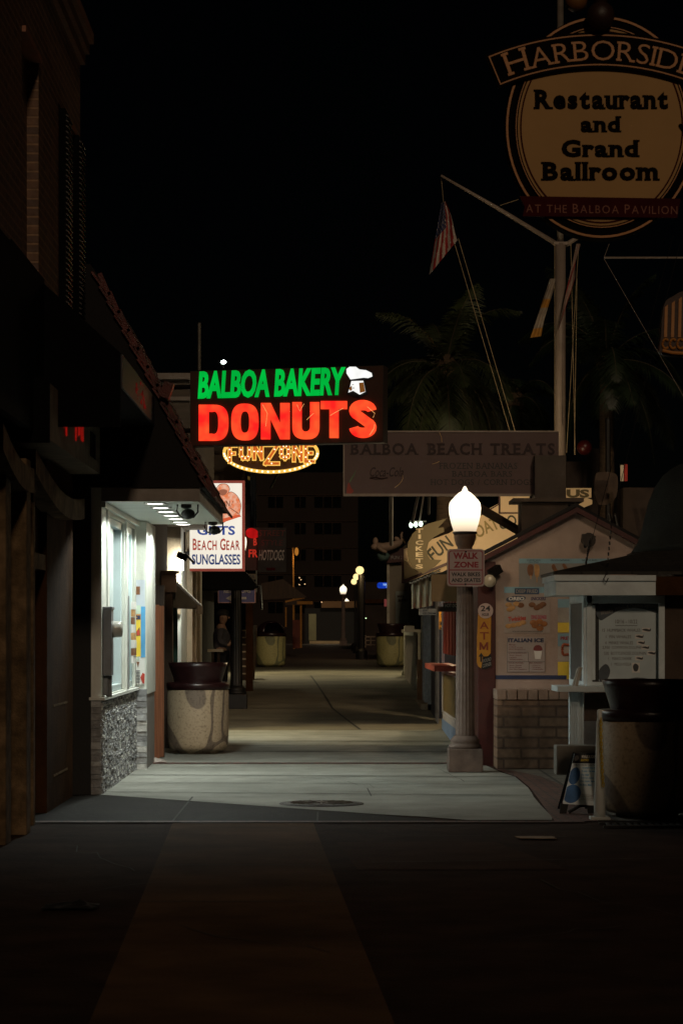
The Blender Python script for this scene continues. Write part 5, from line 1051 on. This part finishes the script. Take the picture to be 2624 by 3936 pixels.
panel(b, f, 689, 1382, 693, 1488, -.1, .1); panel(b, f, 672, 1389, 675, 1425, -.1, .1); panel(b, f, 655, 1395, 658, 1440, -.1, .1); b.each('post', om, T); b = B(); panel(b, f, 682, 1381, 718, 1388, .01, .1); ppoly(b, f, [(655, 1380), (700, 1370), (700, 1374), (655, 1384)], -.2, .1); b.to('beam', om, T)
b = B(); panel(b, FP(96), 655, 1378, 690, 1390, -1, 1); ppoly(b, FP(90), [(600, 1340), (650, 1330), (705, 1372), (600, 1378)], -1, 1); b.each('roof', wooddk, T)
b = B(); panel(b, FP(94.5), 672, 1424, 689, 1489, -.6, .6); single(b.to('red_kiosk', M('red_kiosk_m', (.12, .02, .008), .7, .3), None), 'small dark red kiosk under the orange pergola', 'kiosk')
T = thing('far_arcade', 'low far arcade with a lit tan fascia and pale doorway', 'building', P(770, 1495, 190)); f = FP(190)
b = B(); panel(b, f, 700, 1397, 900, 1482, -4, 4); b.to('wall', black, T)
b = B(); panel(b, f, 738, 1381, 884, 1396, .1, .6); b.to('fascia', M('far_fascia', (.22, .12, .05), .7, .3, .6), T)
b = B(); panel(b, f, 709, 1410, 726, 1471, .05, .1); b.to('door_reveal', M('far_green', (.3, .3, .17), .7, .3, .5), T)
b = B(); panel(b, f, 711, 1472, 783, 1479, .1, 1.5); b.to('step', M('far_step', (.5, .38, .22), .7, .2, .6), T)
lamp('POINT', 'arcade_lamp', P(750, 1415, 183), 90, (1, .8, .5), .3)
T = thing('shop_light_string', 'vertical string of small green white lights in a far window', 'string lights', P(835, 1460, 110)); b = B()
for k in range(9): b.ball(P(835.5, 1419+k*4.6, 110), .022, 8)
b.ball(P(840, 1420, 110), .03, 8); b.each('bulb', E('gw', (.6, .9, .45), 2), T); b = B(); bar(b, P(835.5, 1416, 110.1), P(835.5, 1460, 110.1), .02); b.to('wire', M('gwire', (.08, .14, .06), .6), T)
T = thing('blue_neon_sign', 'small glowing blue sign to the left of the white booth', 'sign', P(880, 1350, 85)); b = B(); ppoly(b, FP(85), rrect(866, 1338, 900, 1351, 5), -.1, .1); b.to('board', E('blue_neon', (.01, .06, .6), 1, .5, 4), T)
text('NANI', FP(85), 880, 1340, 893, 1345, E('bw', (.4, .65, 1), 1), T, bold=.03, off=.01, d=.01); text('OPEN', FP(85), 886, 1346.5, 892, 1349.5, E('bw2', (.3, .5, 1), 1), T, bold=.03, off=.01, d=.01)
T = thing('pink_panel', 'small pinkish lit panel under the far booth eave', 'sign', P(885, 1394, 80)); b = B(); panel(b, FP(80), 882, 1376, 888, 1393, -.05, .05); b.to('board', E('pinkl', (.16, .035, .03), .8), T)
T = thing('white_chairs', 'stacked white chair frames by the far right trash can', 'chair', P(848, 1486, 88)); b = B(); wm = M('chairw', (.3, .22, .15), .6)
for (a, c, d, e) in ((837, 1459, 840, 1487), (850, 1462, 852, 1483), (836, 1461, 862, 1464), (838, 1470, 862, 1472), (838, 1480, 862, 1482)): panel(b, FP(88), a, c, d, e, -.05, .05)
b.each('frame', wm, T)
T = thing('right_far_shops', 'unlit row of far shops on the right side of the walkway', 'building', (7, 100, 0)); b = B(); b.box(X(832, 125), 9, 125, 150, 0, 4.2); b.box(2.6, 9, 66, 90, .3, 4.6); b.each('wall', M('shops_far', (.03, .02, .014), .9, .3, 1, .1), T)
b = B(); b.box(X(832, 124.9), 8, 124.8, 125, 3.1, 3.3); b.to('ledge', stuccod, T)
# bar cafe lights
T = thing('cafe_lights', 'scatter of tiny warm bulbs under a dark canopy at the far left', 'string lights', P(690, 1345, 120)); b = B()
for u, v in ((687.5, 1327), (691, 1331.5), (687.5, 1343), (700, 1341.5), (738.5, 1383)): b.ball(P(u, v, 120), .028, 8)
b.each('bulb', E('wb', (1, .6, .3), 1.2), T)

# ---------------------------------------------------------------- mast, flags
my = 42.7
T = thing('flag_mast', 'tall white nautical flag mast with angled yard behind the hanging sign', 'flagpole', P(1285, 1140, my)); b = B()
b.tube([P(1286, 1060, my), P(1286, 560, my)], [.095, .092], 20); b.to('pole', mastp, T, True)
b = B(); b.tube([P(1286, 560, my), P(1286, -40, my)], [.06, .055], 14); b.to('topmast', M('topmast', (.2, .17, .14), .5), T, True)
b = B(); b.tube([P(1012, 403, my-.4), P(1145, 480, my-.2), P(1278, 561, my)], [.02, .036, .045], 12); b.tube([P(1296, 564, my), P(1325, 546, my+.1), P(1460, 470, my+.6)], [.045, .04, .02], 10); b.to('yard', mastp, T, True)
b = B(); b.cbox(P(1286, 560, my), (.24, .16, .05)); b.ball(P(1309, 562, my-.1), .022, 8); b.to('collar', mastp, T)
b = B()
for (a, c) in (((1042, 555), (1170, 990)), ((1052, 548), (1182, 990)), ((1328, 560), (1300, 1040)), ((1310, 560), (1320, 1045)), ((1324, 640), (1318, 1045)), ((1013, 410), (1018, 466)), ((1148, 472), (1190, 458)), ((1273, 560), (1273, 1000))):
    bar(b, P(*a, my-.3), P(*c, my-.3), .0065, 5)
b.each('halyard', rope, T)
def flag(name, label, corners, nu, nv, colf, mats, y, fold=.06, ph=0):
    b_ = B(); vs = []; (tl, tr, br_, bl_) = corners
    for i in range(nu+1):
        for j in range(nv+1):
            s_ = i/nu; t = j/nv; u = (tl[0]*(1-s_)+tr[0]*s_)*(1-t)+(bl_[0]*(1-s_)+br_[0]*s_)*t; v = (tl[1]*(1-s_)+tr[1]*s_)*(1-t)+(bl_[1]*(1-s_)+br_[1]*s_)*t
            vs.append(P(u+2.5*math.sin(t*5+ph)*s_, v, y+fold*math.sin(s_*9+t*3+ph)))
    for i in range(nu):
        for j in range(nv): b_.cur = colf(i/nu, j/nv); b_.add([], []); b_.f.append([i*(nv+1)+j, i*(nv+1)+j+1, (i+1)*(nv+1)+j+1, (i+1)*(nv+1)+j]); b_.mi.append(b_.cur)
    b_.v = vs; o = b_.to(name, mats, None, True); o['label'] = label; o['category'] = 'flag'; return o
def usa(s_, t):
    if t < .5 and s_ < .62: return 2 if (int(s_*26)+int(t*44)) % 4 or int(t*44) % 2 else 1
    return 0 if int(s_*9+t*1.2) % 2 == 0 else 1
flag('striped_flag', 'limp stars and stripes flag hanging from the left end of the yard', ((1013, 466), (1022, 462), (1052, 552), (985, 632)), 26, 44, usa, [flagred, flagwhite, flagblue], my-.4)
flag('gold_white_flag', 'limp gold and white flag just left of the mast', ((1262, 640), (1274, 640), (1243, 772), (1217, 776)), 6, 20, lambda s_, t: 1 if .32 < t < .5 or t > .82 else 0, [M('fw2', (.3, .25, .2), .8), flaggold], my-.35, .05, 1)
flag('white_red_flag', 'limp white flag with red edge right of the mast', ((1322, 560), (1330, 560), (1318, 640), (1280, 762)), 8, 20, lambda s_, t: 1 if .42 < t < .56 or (t > .9) else 0, [M('fw3', (.34, .24, .2), .8), flagred], my-.35, .05, 2)
b = B(); bar(b, P(1386, 592, 30), P(1620, 592, 30), .013)
for (a, c) in (((1386, 592), (1398, 560)), ((1386, 594), (1620, 1000))): bar(b, P(*a, 30), P(*c, 30), .003, 5)
single(b.to('horizontal_spar', mastp), 'thin horizontal spar with guy lines at the right edge', 'spar')
b = B()
for (a, c) in (((1545, 540), (1345, 1290)), ((1560, 560), (1405, 1185))): bar(b, P(*a, 26), P(*c, 25), .0035, 5)
single(b.to('support_cable', dkmetal), 'long thin cables running down to the ticket booth roof', 'cable')

# ---------------------------------------------------------------- harborside sign
hy = 15.9; f = FP(hy); T = thing('restaurant_sign', 'large oval hanging sign reading HARBORSIDE Restaurant and Grand Ballroom', 'sign', P(1378, 552, hy))
def oval(cx_, cy_, rx, ry, n=72): return [(cx_+rx*math.cos(2*math.pi*k/n), cy_+ry*math.sin(2*math.pi*k/n)) for k in range(n)]
def ring(b, rx0, ry0, rx1, ry1, off, t, c=(1380, 293)):
    o = oval(*c, rx0, ry0); i = oval(*c, rx1, ry1); n = len(o)
    for k in range(n): ppoly(b, f, [o[k], o[(k+1) % n], i[(k+1) % n], i[k]], off, t)
b = B(); ppoly(b, f, oval(1380, 293, 222, 257), -.12, .12); b.to('cabinet', signblack, T)
b = B(); ppoly(b, f, oval(1380, 293, 192, 226), .002, .01); b.to('face', signcream, T)
b = B(); ring(b, 219, 254, 214, 249, .002, .012); ring(b, 197, 231, 195, 229, .002, .014); b.to('pinstripe', signgold, T)
b = B(); ring(b, 187, 221, 183.5, 217.5, .0125, .004); b.to('inner_line', signred, T)
bc = (1372, 740)  # banner arc centre
def arcpt(r, a): return (bc[0]+r*math.sin(a), bc[1]-r*math.cos(a))
def arcband(b, r0, r1, a0, a1, off, t, n=30):
    for k in range(n):
        p, q = a0+(a1-a0)*k/n, a0+(a1-a0)*(k+1)/n; ppoly(b, f, [arcpt(r0, p), arcpt(r0, q), arcpt(r1, q), arcpt(r1, p)], off, t)
b = B(); A0, A1 = R(-23.2), R(24); pts = [arcpt(662, A0+(A1-A0)*k/30) for k in range(31)]+[arcpt(580, A1+(A0-A1)*k/30) for k in range(31)]
b.poly([f.at(*f.hit(u, v), .018) for u, v in pts], f.n*.03); b.to('banner', signblack, T)
b = B(); arcband(b, 656.5, 653.5, R(-22.6), R(23.4), .049, .002); arcband(b, 589, 586, R(-22.6), R(23.4), .049, .002); arcband(b, 655, 587, R(-22.6), R(-22.35), .0495, .002, 1); b.to('banner_line', signgold, T)
def hw(fx, fy_): a = R(-20.2)+R(40.4)*fx; u, v = arcpt(597+54*fy_, a); return f.hit(u, v)
text('HARBORSIDE', f, 0, 0, 1, 1, signgold, T, serif=True, sw=.09, bold=-.006, off=.049, d=.003, warp=hw, big={0: 1.2}, gap=.1)
for s_, a, c, d, e in (('Restaurant', 1224, 207, 1532, 252), ('and', 1332, 268, 1425, 305), ('Grand', 1288, 322, 1467, 362), ('Ballroom', 1241, 373, 1513, 416)):
    text(s_, f, a, c, d, e, signblack, T, serif=True, bold=.045, gap=.08, off=.0125, d=.006, sw=.12)
b = B(); ppoly(b, f, [(1191, 453), (1560, 459), (1556, 480), (1552, 503), (1198, 499), (1203, 478)], .018, .025); b.to('lower_banner', signred, T)
text('AT THE BALBOA PAVILION', f, 1206, 470, 1552, 491, signredletter, T, off=.044, d=.003, skew=-.012, big={3: 1, 7: 1.15, 14: 1.15}, gap=.2)
b = B(); ppoly(b, f, smooth([(1556, 290), (1562, 286), (1572, 296), (1576, 315), (1570, 318), (1564, 303)], 4), .016, .006); b.to('scroll_motif', signblack, T)
b = B(); b.ball(P(1378, 36, hy-.1), .092, 20); b.tube([P(1378, 20, hy-.1), P(1378, -60, hy-.1)], [.05, .03], 12); b.to('finial', M('finial', (.03, .012, .008), .5), T, True)
T = thing('wall_lantern', 'dim round lantern above the hanging sign', 'light', P(1322, 5, 17)); b = B(); b.ball(P(1322, 2, 17), .08, 16); b.to('globe', M('dim_globe', (.16, .07, .02), .4), T, True); b = B(); b.tube([P(1322, -5, 17), P(1322, -60, 17)], .03); b.tube([P(1298, 14, 17), P(1322, 27, 17), P(1346, 14, 17)], .012); b.each('bracket', dkmetal, T)
# striped hanging thing
T = thing('striped_sign', 'orange and black striped hanging sign cut off by the right edge', 'sign', P(1545, 815, 16)); f = FP(16)
b = B(); pts = smooth([(1524, 700), (1545, 680), (1575, 668), (1640, 675), (1650, 820), (1580, 817), (1518, 812), (1517, 770)], 5); ppoly(b, f, pts, -.1, .1); b.to('board', M('st_dark', (.05, .02, .01), .6), T)
b = B()
for k in range(4):
    u = 1525+k*16; ppoly(b, f, [(u, 706-k*9), (u+7, 700-k*9), (u+5, 775), (u-2, 775)], .002, .01)
b.tube([f.at(*f.hit(u, v), .02) for u, v in ((1519, 806), (1540, 811), (1570, 813), (1640, 814))], .012); b.each('stripe', signgold, T)
b = B()
for k in range(4): c = (1527+k*17, 790); b.tube([f.at(*f.hit(c[0]+7*math.cos(a), c[1]+11*math.sin(a)), .01) for a in [R(40+280*j/10) for j in range(11)]], .008, 6)
b.each('letter_shape', signgold, T)

# ---------------------------------------------------------------- ticket booth at right
T = thing('ticket_booth', 'white whale watching ticket booth with shingled roof and counter', 'booth', (3, 24.5, 0)); KY = 24.0
xl, xr = 2.25, 4.2
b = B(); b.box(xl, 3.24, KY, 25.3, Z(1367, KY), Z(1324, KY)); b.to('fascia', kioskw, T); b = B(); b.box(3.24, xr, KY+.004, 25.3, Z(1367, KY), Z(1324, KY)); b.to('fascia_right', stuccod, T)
b = B(); b.box(xl-.02, 3.24, KY-.025, 25.3, Z(1334, KY), Z(1322, KY)+.004); b.to('gutter_trim', kioskw, T)
b = B(); z0 = Z(1322, KY)+.01
b.poly([(xl-.03, KY-.04, z0), (xr, KY-.04, z0), (xr, 25.4, z0+.27), (xl+1.1, 25.4, z0+.25)], (0, 0, .03)); b.poly([(xl-.03, KY-.04, z0-.001), (xl+1.1, 25.4, z0+.249), (xl-.03, 25.4, z0-.001)], (0, 0, .03)); b.to('roof', shingle, T)
bx = 2.58
b = B(); b.box(bx, bx+.06, 24.25, 24.31, 1.06, Z(1367, 24.25)); b.box(bx, bx+.05, 25.9, 26, 1.06, 2.05); b.box(bx, bx+.04, 24.31, 25.9, 1.94, 2.05); b.box(bx, bx+.04, 24.31, 25.9, 1.06, 1.14); b.box(bx-.03, bx+.0, 24.27, 24.42, 1.06, 2.05); b.each('corner_post', kioskw, T, bevel=.005)
b = B(); b.box(bx+.01, bx+.02, 24.42, 25.9, 1.14, 1.94); b.to('side_window', M('side_glass', (.05, .05, .048), .5), T)
f = FP(24.3)
b = B(); panel(b, f, 1345, 1367, 1524, 1386, .0, .05); panel(b, f, 1510, 1386, 1524, 1566, 0, .05); panel(b, f, 1345, 1566, 1524, 1578, 0, .06); panel(b, f, 1347, 1386, 1354, 1566, 0, .04); panel(b, f, 1358, 1390, 1366, 1562, -.03, .04); b.each('window_frame', kioskw, T, bevel=.004)
b = B(); panel(b, FP(24.38), 1340, 1370, 1515, 1575, -.02, .02); wnd = b.to('window', M('booth_dark', (.03, .032, .032), .3), T)
b = B(); panel(b, FP(24.3), 1525, 1367, 1700, 1800, -.5, .5); panel(b, FP(24.6), 1340, 1592, 1530, 1830, -.3, .3); b.each('wall', M('booth_brown', (.07, .045, .03), .8, .25, 4, .15), T)
b = B(); b.box(X(1278, 23.9), X(1517, 23.9), 23.85, 24.5, Z(1589, 23.9), Z(1576, 23.9)); b.to('counter', kioskw, T, bevel=.005)
b = B(); panel(b, FP(24.2), 1307, 1590, 1333, 1830, -.1, .1); panel(b, FP(24.18), 1334, 1590, 1340, 1830, -.1, .08); b.each('leg_panel', kioskw, T); b = B()
for k in range(5): panel(b, FP(24.095), 1309+k*4.6, 1592, 1311+k*4.6, 1830, 0, .008)
b.to('fluting', kioskw, T)
b = B(); panel(b, FP(24.28), 1340, 1594, 1392, 1655, 0, .01); b.to('photo_panel', M('photo_panel', (.1, .06, .04), .4, .7, 7, 0), T); b = B(); panel(b, FP(24.28), 1340, 1656, 1376, 1800, 0, .012); b.to('grey_panel', M('grey_panel', (.2, .21, .22), .6), T)
b = B(); b.cbox(P(1326, 1557, 24.0), (.03, .12, .22), 0, R(14)); b.cbox(P(1320, 1557, 24.05), (.012, .12, .2), 0, R(16)); single(b.to('counter_placard', M('placard', (.3, .27, .22), .6), None), 'small folded placard standing on the booth counter', 'placard')
# sightings board in window
f = FP(24.37)
T2 = thing('sightings_board', 'white handwritten board of weekly whale and dolphin sightings in the booth window', 'board', P(1440, 1566, 24.3))
b = B(); panel(b, f, 1374, 1386, 1509, 1565, .001, .008); b.to('sheet', M('wb', (.6, .7, .74), .35, .1, 3, 0, dirt=.15), T2)
b = B(); ppoly(b, f, smooth([(1374, 1388), (1509, 1388), (1509, 1408), (1480, 1400), (1450, 1396), (1420, 1402), (1395, 1416), (1376, 1424)], 3), .01, .002); ppoly(b, f, smooth([(1374, 1540), (1390, 1525), (1400, 1540), (1392, 1562), (1376, 1564)], 3), .01, .002); ppoly(b, f, smooth([(1430, 1564), (1460, 1556), (1508, 1562), (1507, 1565), (1430, 1565)], 3), .01, .002); b.each('wave_print', M('wave_blue', (.07, .09, .11), .5, .3), T2)
def wk(fx, fy_): u = 1378+131*fx; v = 1417-22*math.sin(fx*1.9)*1.0+4*fx-13*fy_; return f.hit(u, v)
text('Weekly Whale & Dolphin Sightings', f, 0, 0, 1, 1, fadedw, T2, bold=.01, off=.013, d=.002, warp=wk)
b = B(); addtext(b, '10/16 - 10/22', f, 1412, 1423, 1462, 1432, .0095, .001)
for s_, a, c, w_ in (('15  HUMPBACK WHALES', 1382, 1444, 87), ('1  FIN WHALES', 1390, 1459, 58), ('4  MINKE WHALES', 1388, 1473, 64), ('2,950  COMMON DOLPHIN', 1382, 1484, 94), ('530  BOTTLENOSE DOLPHIN', 1386, 1497, 96), ('1   MAKO SHARK', 1396, 1509, 54), ('1   MOLA MOLA', 1402, 1522, 46)): addtext(b, s_, f, a, c, a+w_, c+7, .0095, .001)
b.tube([f.at(*f.hit(1412+k*4.2, 1436+(k % 2)*1.6), .011) for k in range(13)], .0025, 5); b.to('handwriting', M('ink', (.12, .1, .1), .6), T2)
b = B(); bw = B()
for u, v, s_ in ((1482, 1447, 1), (1466, 1462, .9), (1470, 1476, .8), (1480, 1487, .8), (1494, 1500, .9), (1466, 1512, .8)):
    panel(bw, f, u-9, v-5, u+9, v+5, .0095, .001)
    ppoly(b, f, smooth([(u-9*s_, v-1), (u, v-3*s_), (u+8*s_, v-1), (u+11*s_, v-4), (u+10*s_, v+3), (u, v+2.5*s_)], 3), .011, .002)
ppoly(b, f, smooth([(1452, 1530), (1458, 1524), (1465, 1530), (1462, 1541), (1455, 1541)], 3), .011, .002); panel(bw, f, 1450, 1522, 1468, 1545, .0095, .001); b.each('whale_cutout', M('cut_dk', (.05, .05, .055), .6), T2); bw.each('paper_slip', paperw, T2)
# chains on roof
T2 = thing('roof_chain', 'dark chain and turnbuckle above the booth roof', 'chain', P(1395, 1330, 23.95)); b = B()
for (a, c) in (((1405, 1185), (1390, 1335)), ((1354, 1240), (1344, 1298))):
    for k in range(12):
        p = P(a[0]+(c[0]-a[0])*k/12, a[1]+(c[1]-a[1])*k/12, 24.2); b.cbox(p, (.018 if k % 2 else .01, .01, .035), .6*k, R(6))
b.tube([P(1391, 1318, 23.95), P(1385, 1330, 23.95), P(1391, 1337, 23.95), P(1396, 1328, 23.95)], .006); b.each('chain_link', dkmetal, T2)
# dome awning right
T = thing('dome_awning', 'dark shingled dome roof at the right edge above the booth', 'roof', P(1640, 1270, 26)); b = B(); s_ = 26/FX
prof = [(58, 1055), (78, 1066), (98, 1082), (116, 1108), (131, 1145), (141, 1185), (149, 1220), (159, 1246), (172, 1263)]; b.lathe(X(1642, 26), 26.8, [(r*s_, Z(v, 26)) for r, v in prof], 40); b.to('shingle_dome', M('dome_m', (.011, .015, .013), .8, .3, 12, .5), T, True)
b = B(); b.lathe(X(1642, 26), 26.8, [(172*s_, Z(1264, 26)), (182*s_, Z(1268, 26)), (182*s_, Z(1275, 26)), (165*s_, Z(1275, 26))], 40); b.to('lip', M('lip', (.05, .045, .04), .4), T, True)
b = B(); b.box(X(1560, 26), 6, 26.5, 30, 0, Z(1275, 26)); b.to('wall', wooddk, T)
# A-frame, board, post, chain
T = thing('sandwich_board', 'white and blue folding sign reading WHALE & DOLPHIN SIGHTINGS', 'sandwich board', P(1330, 1868, 21.9)); fo = Vector((0, .0, 0))
p0 = P(1292, 1846, 21.75); p1 = P(1362, 1850, 21.75); p2 = P(1375, 1730, 22.0); p3 = P(1318, 1730, 22.0)
def sb(fx, fy_, off=0): return (p0*(1-fx)+p1*fx)*(1-fy_)+(p3*(1-fx)+p2*fx)*fy_+Vector((0, -1, .1))*off
def sbq(b, x0, y0_, x1, y1_, off, t=.004): b.poly([sb(x0, y0_, off), sb(x1, y0_, off), sb(x1, y1_, off), sb(x0, y1_, off)], (0, -t, 0))
b = B(); sbq(b, 0, 0, 1, 1, 0, .012); b.to('face', M('sb_white', (.8, .88, .92), .5, .08), T)
b = B(); sbq(b, 0, .80, 1, 1, .014); b.to('header', sblk, T)
bl2 = M('sb_blue', (.05, .16, .4), .5, .35, 8); b = B()
for (cx_, cy_, rx, ry) in ((.18, .55, .2, .17), (.22, .2, .3, .18)): b.poly([sb(max(.005, cx_+rx*math.cos(a)), cy_+ry*math.sin(a), .014) for a in [2*math.pi*k/24 for k in range(24)]], (0, -.002, 0))
b.each('picture', bl2, T)
def sbt(b, s_, x0, y0_, x1, y1_, **k):
    V, Fc = textgeo(s_, **k); a0 = min(v.x for v in V); a1 = max(v.x for v in V); c0 = min(v.y for v in V); c1 = max(v.y for v in V)
    b.add([sb(x0+(x1-x0)*(v.x-a0)/(a1-a0), y0_+(y1_-y0_)*(v.y-c0)/(c1-c0), .02+.002*v.z) for v in V], Fc)
b = B(); sbt(b, 'WHALE & DOLPHIN', .3, .90, .98, .96, bold=.03); b.to('lettering', paperw, T); b = B(); sbt(b, 'SIGHTINGS', .3, .84, .62, .885, bold=.03); b.to('lettering', yelp, T); b = B(); b.poly([sb(.12+.09*math.cos(a), .9+.06*math.sin(a), .02) for a in [2*math.pi*k/6 for k in range(6)]], (0, -.002, 0)); b.to('emblem', fadedw, T)
b = B()
for k, (s_, w_) in enumerate((('Humpback whales  Minke', .6), ('Fin whales   Gray whale', .5), ('Orca  whales', .3), ('Common dolphin', .5), ('Risso dolphin  Mako', .55), ('Sea lions  Mola', .45))): sbt(b, s_, .42, .69-k*.065, .42+w_*.95, .73-k*.065, bold=.02)
b.to('handwriting', M('hw_blue', (.06, .42, .75), .5), T)
b = B(); sbt(b, 'WHALE WATCHING DAILY  2.5 HOUR TRIPS', .08, .755, .9, .78); 
for k in range(4): sbt(b, 'FOR TICKETS INQUIRE AT WINDOW', .55, .18-k*.03, .95, .195-k*.03)
b.each('lettering', sblk, T)
b = B(); b.poly([p0+Vector((-.02, 0, 0)), p0+Vector((.05, 0, 0)), Vector((p0.x+.03, 21.75, .01)), Vector((p0.x-.03, 21.75, .01))], (0, .03, 0)); b.poly([p1, p1+Vector((-.06, 0, 0)), Vector((p1.x-.05, 21.75, .01)), Vector((p1.x+.01, 21.75, .01))], (0, .03, 0)); bar(b, p3+Vector((0, .03, 0)), Vector((p0.x+.02, 22.35, .01)), .015); bar(b, p2+Vector((0, .03, 0)), Vector((p1.x, 22.35, .01)), .015); b.tube([Vector((p0.x+.05, 21.76, .02)), Vector((p0.x+.15, 21.76, .08)), Vector((p0.x+.28, 21.76, .09))], .016); b.to('frame', black, T)
b = B(); panel(b, FP(23.4), 1277, 1713, 1372, 1780, -.3, .3); single(b.to('board_panel', M('gb', (.17, .155, .13), .7, .15, 5, .1), None, bevel=.01), 'plain grey box standing behind the sandwich board', 'box')
T = thing('chain_post', 'white tapered post with square foot holding a yellow chain', 'post', P(1376, 1876, 21.5)); b = B(); x, y = X(1376, 21.1), 21.1
b.lathe(x, y, [(.052, .03), (.05, .1), (.03, .85), (.022, .9), (.022, .96), (.01, .97)], 16); b.to('post', whitep, T, True); b = B(); b.box(x-.085, x+.085, y-.085, y+.085, .006, .035); b.to('foot', whitep, T, bevel=.008)
T = thing('yellow_chain', 'yellow plastic chain hanging down the white post', 'chain', P(1380, 1800, 21.03)); b = B(); y = 21.03
for k in range(20):
    p = P(1379+5*(k/19)**2, 1654+k*7.8, y); n = 8; a_ = [p+Vector((.011*math.cos(2*math.pi*j/n)*(1 if k % 2 else .35), .011*math.cos(2*math.pi*j/n)*(.35 if k % 2 else 1), .022*math.sin(2*math.pi*j/n))) for j in range(n+1)]; b.tube(a_, .0045, 5)
b.each('chain_link', M('chain_y', (.6, .42, .03), .4), T)

# ---------------------------------------------------------------- palms
def palm(label, u, v0, y, hts, L, n, mat, sd, crownv):
    rr = random.Random(sd); base = P(u, v0, y); top = P(u, crownv, y); T_ = thing('palm_tree', label, 'palm tree', (base.x, y, g(y)))
    b_ = B(); pts = [Vector((base.x, y, g(y))).lerp(top, k/10) for k in range(11)]
    b_.tube(pts, [.22-.01*k for k in range(11)], 12); b_.ball(top, .22, 12, (1, 1, 1.5)); b_.to('trunk', bark, T_, True)
    b_ = B(); st = B()
    for i in range(n):
        az = 2*math.pi*i/n*2.4+rr.uniform(-.3, .3); dr_ = rr.uniform(.05, .17); el = rr.uniform(-.5, 1.45); LL = L*rr.uniform(.75, 1.1); d = Vector((math.cos(az)*math.cos(el), math.sin(az)*math.cos(el), math.sin(el))); p = top.copy(); pts = [p.copy()]; ns = 16
        for k in range(ns): d = (d+Vector((0, 0, -dr_-.03*k/ns*2))).normalized(); p = p+d*LL/ns; pts.append(p.copy())
        st.tube(pts, [.022*(1-k/(ns+1)) for k in range(ns+1)], 5)
        for k in range(2, ns*4):
            t = k/(ns*4); j = min(int(t*ns), ns-1); q0 = pts[j].lerp(pts[j+1], t*ns-j); tg = (pts[j+1]-pts[j]).normalized(); sd_ = tg.cross(Vector((0, 0, 1)))
            if sd_.length < .05: continue
            sd_.normalize(); ll = .55*math.sin(math.pi*min(1, t*.9+.12))**.6*rr.uniform(.8, 1.1)*L/2.2
            for s_ in (-1, 1):
                e_ = q0+sd_*s_*ll*.75+tg*ll*.5+Vector((0, 0, -ll*rr.uniform(.25, .55))); m_ = q0.lerp(e_, .5)+Vector((0, 0, .04)); w_ = tg*.018
                o = len(b_.v); b_.v += [q0-w_, q0+w_, m_+w_, m_-w_, e_]; b_.f += [[o, o+1, o+2, o+3], [o+3, o+2, o+4]]; b_.mi += [0, 0]
    b_.to('crown', mat, T_); st.to('frond_stem', M('stem'+label[:3], (.06, .05, .028), .7), T_)
palm('feathery palm behind the pink treats sign left of the mast', 1022, 1000, 44, 0, 2.2, 22, greenleaf, 11, 850)
palm('dark drooping palm right of the mast', 1392, 1080, 47, 0, 2.3, 24, greendk, 12, 830)
palm('low dim palm between the treats sign and the mast', 1180, 1000, 52, 0, 1.7, 14, greendk, 13, 925)
for o in list(bpy.data.objects):
    if '_o' in o: del o['_o']
S.cycles.max_bounces = 6; S.cycles.use_denoising = True
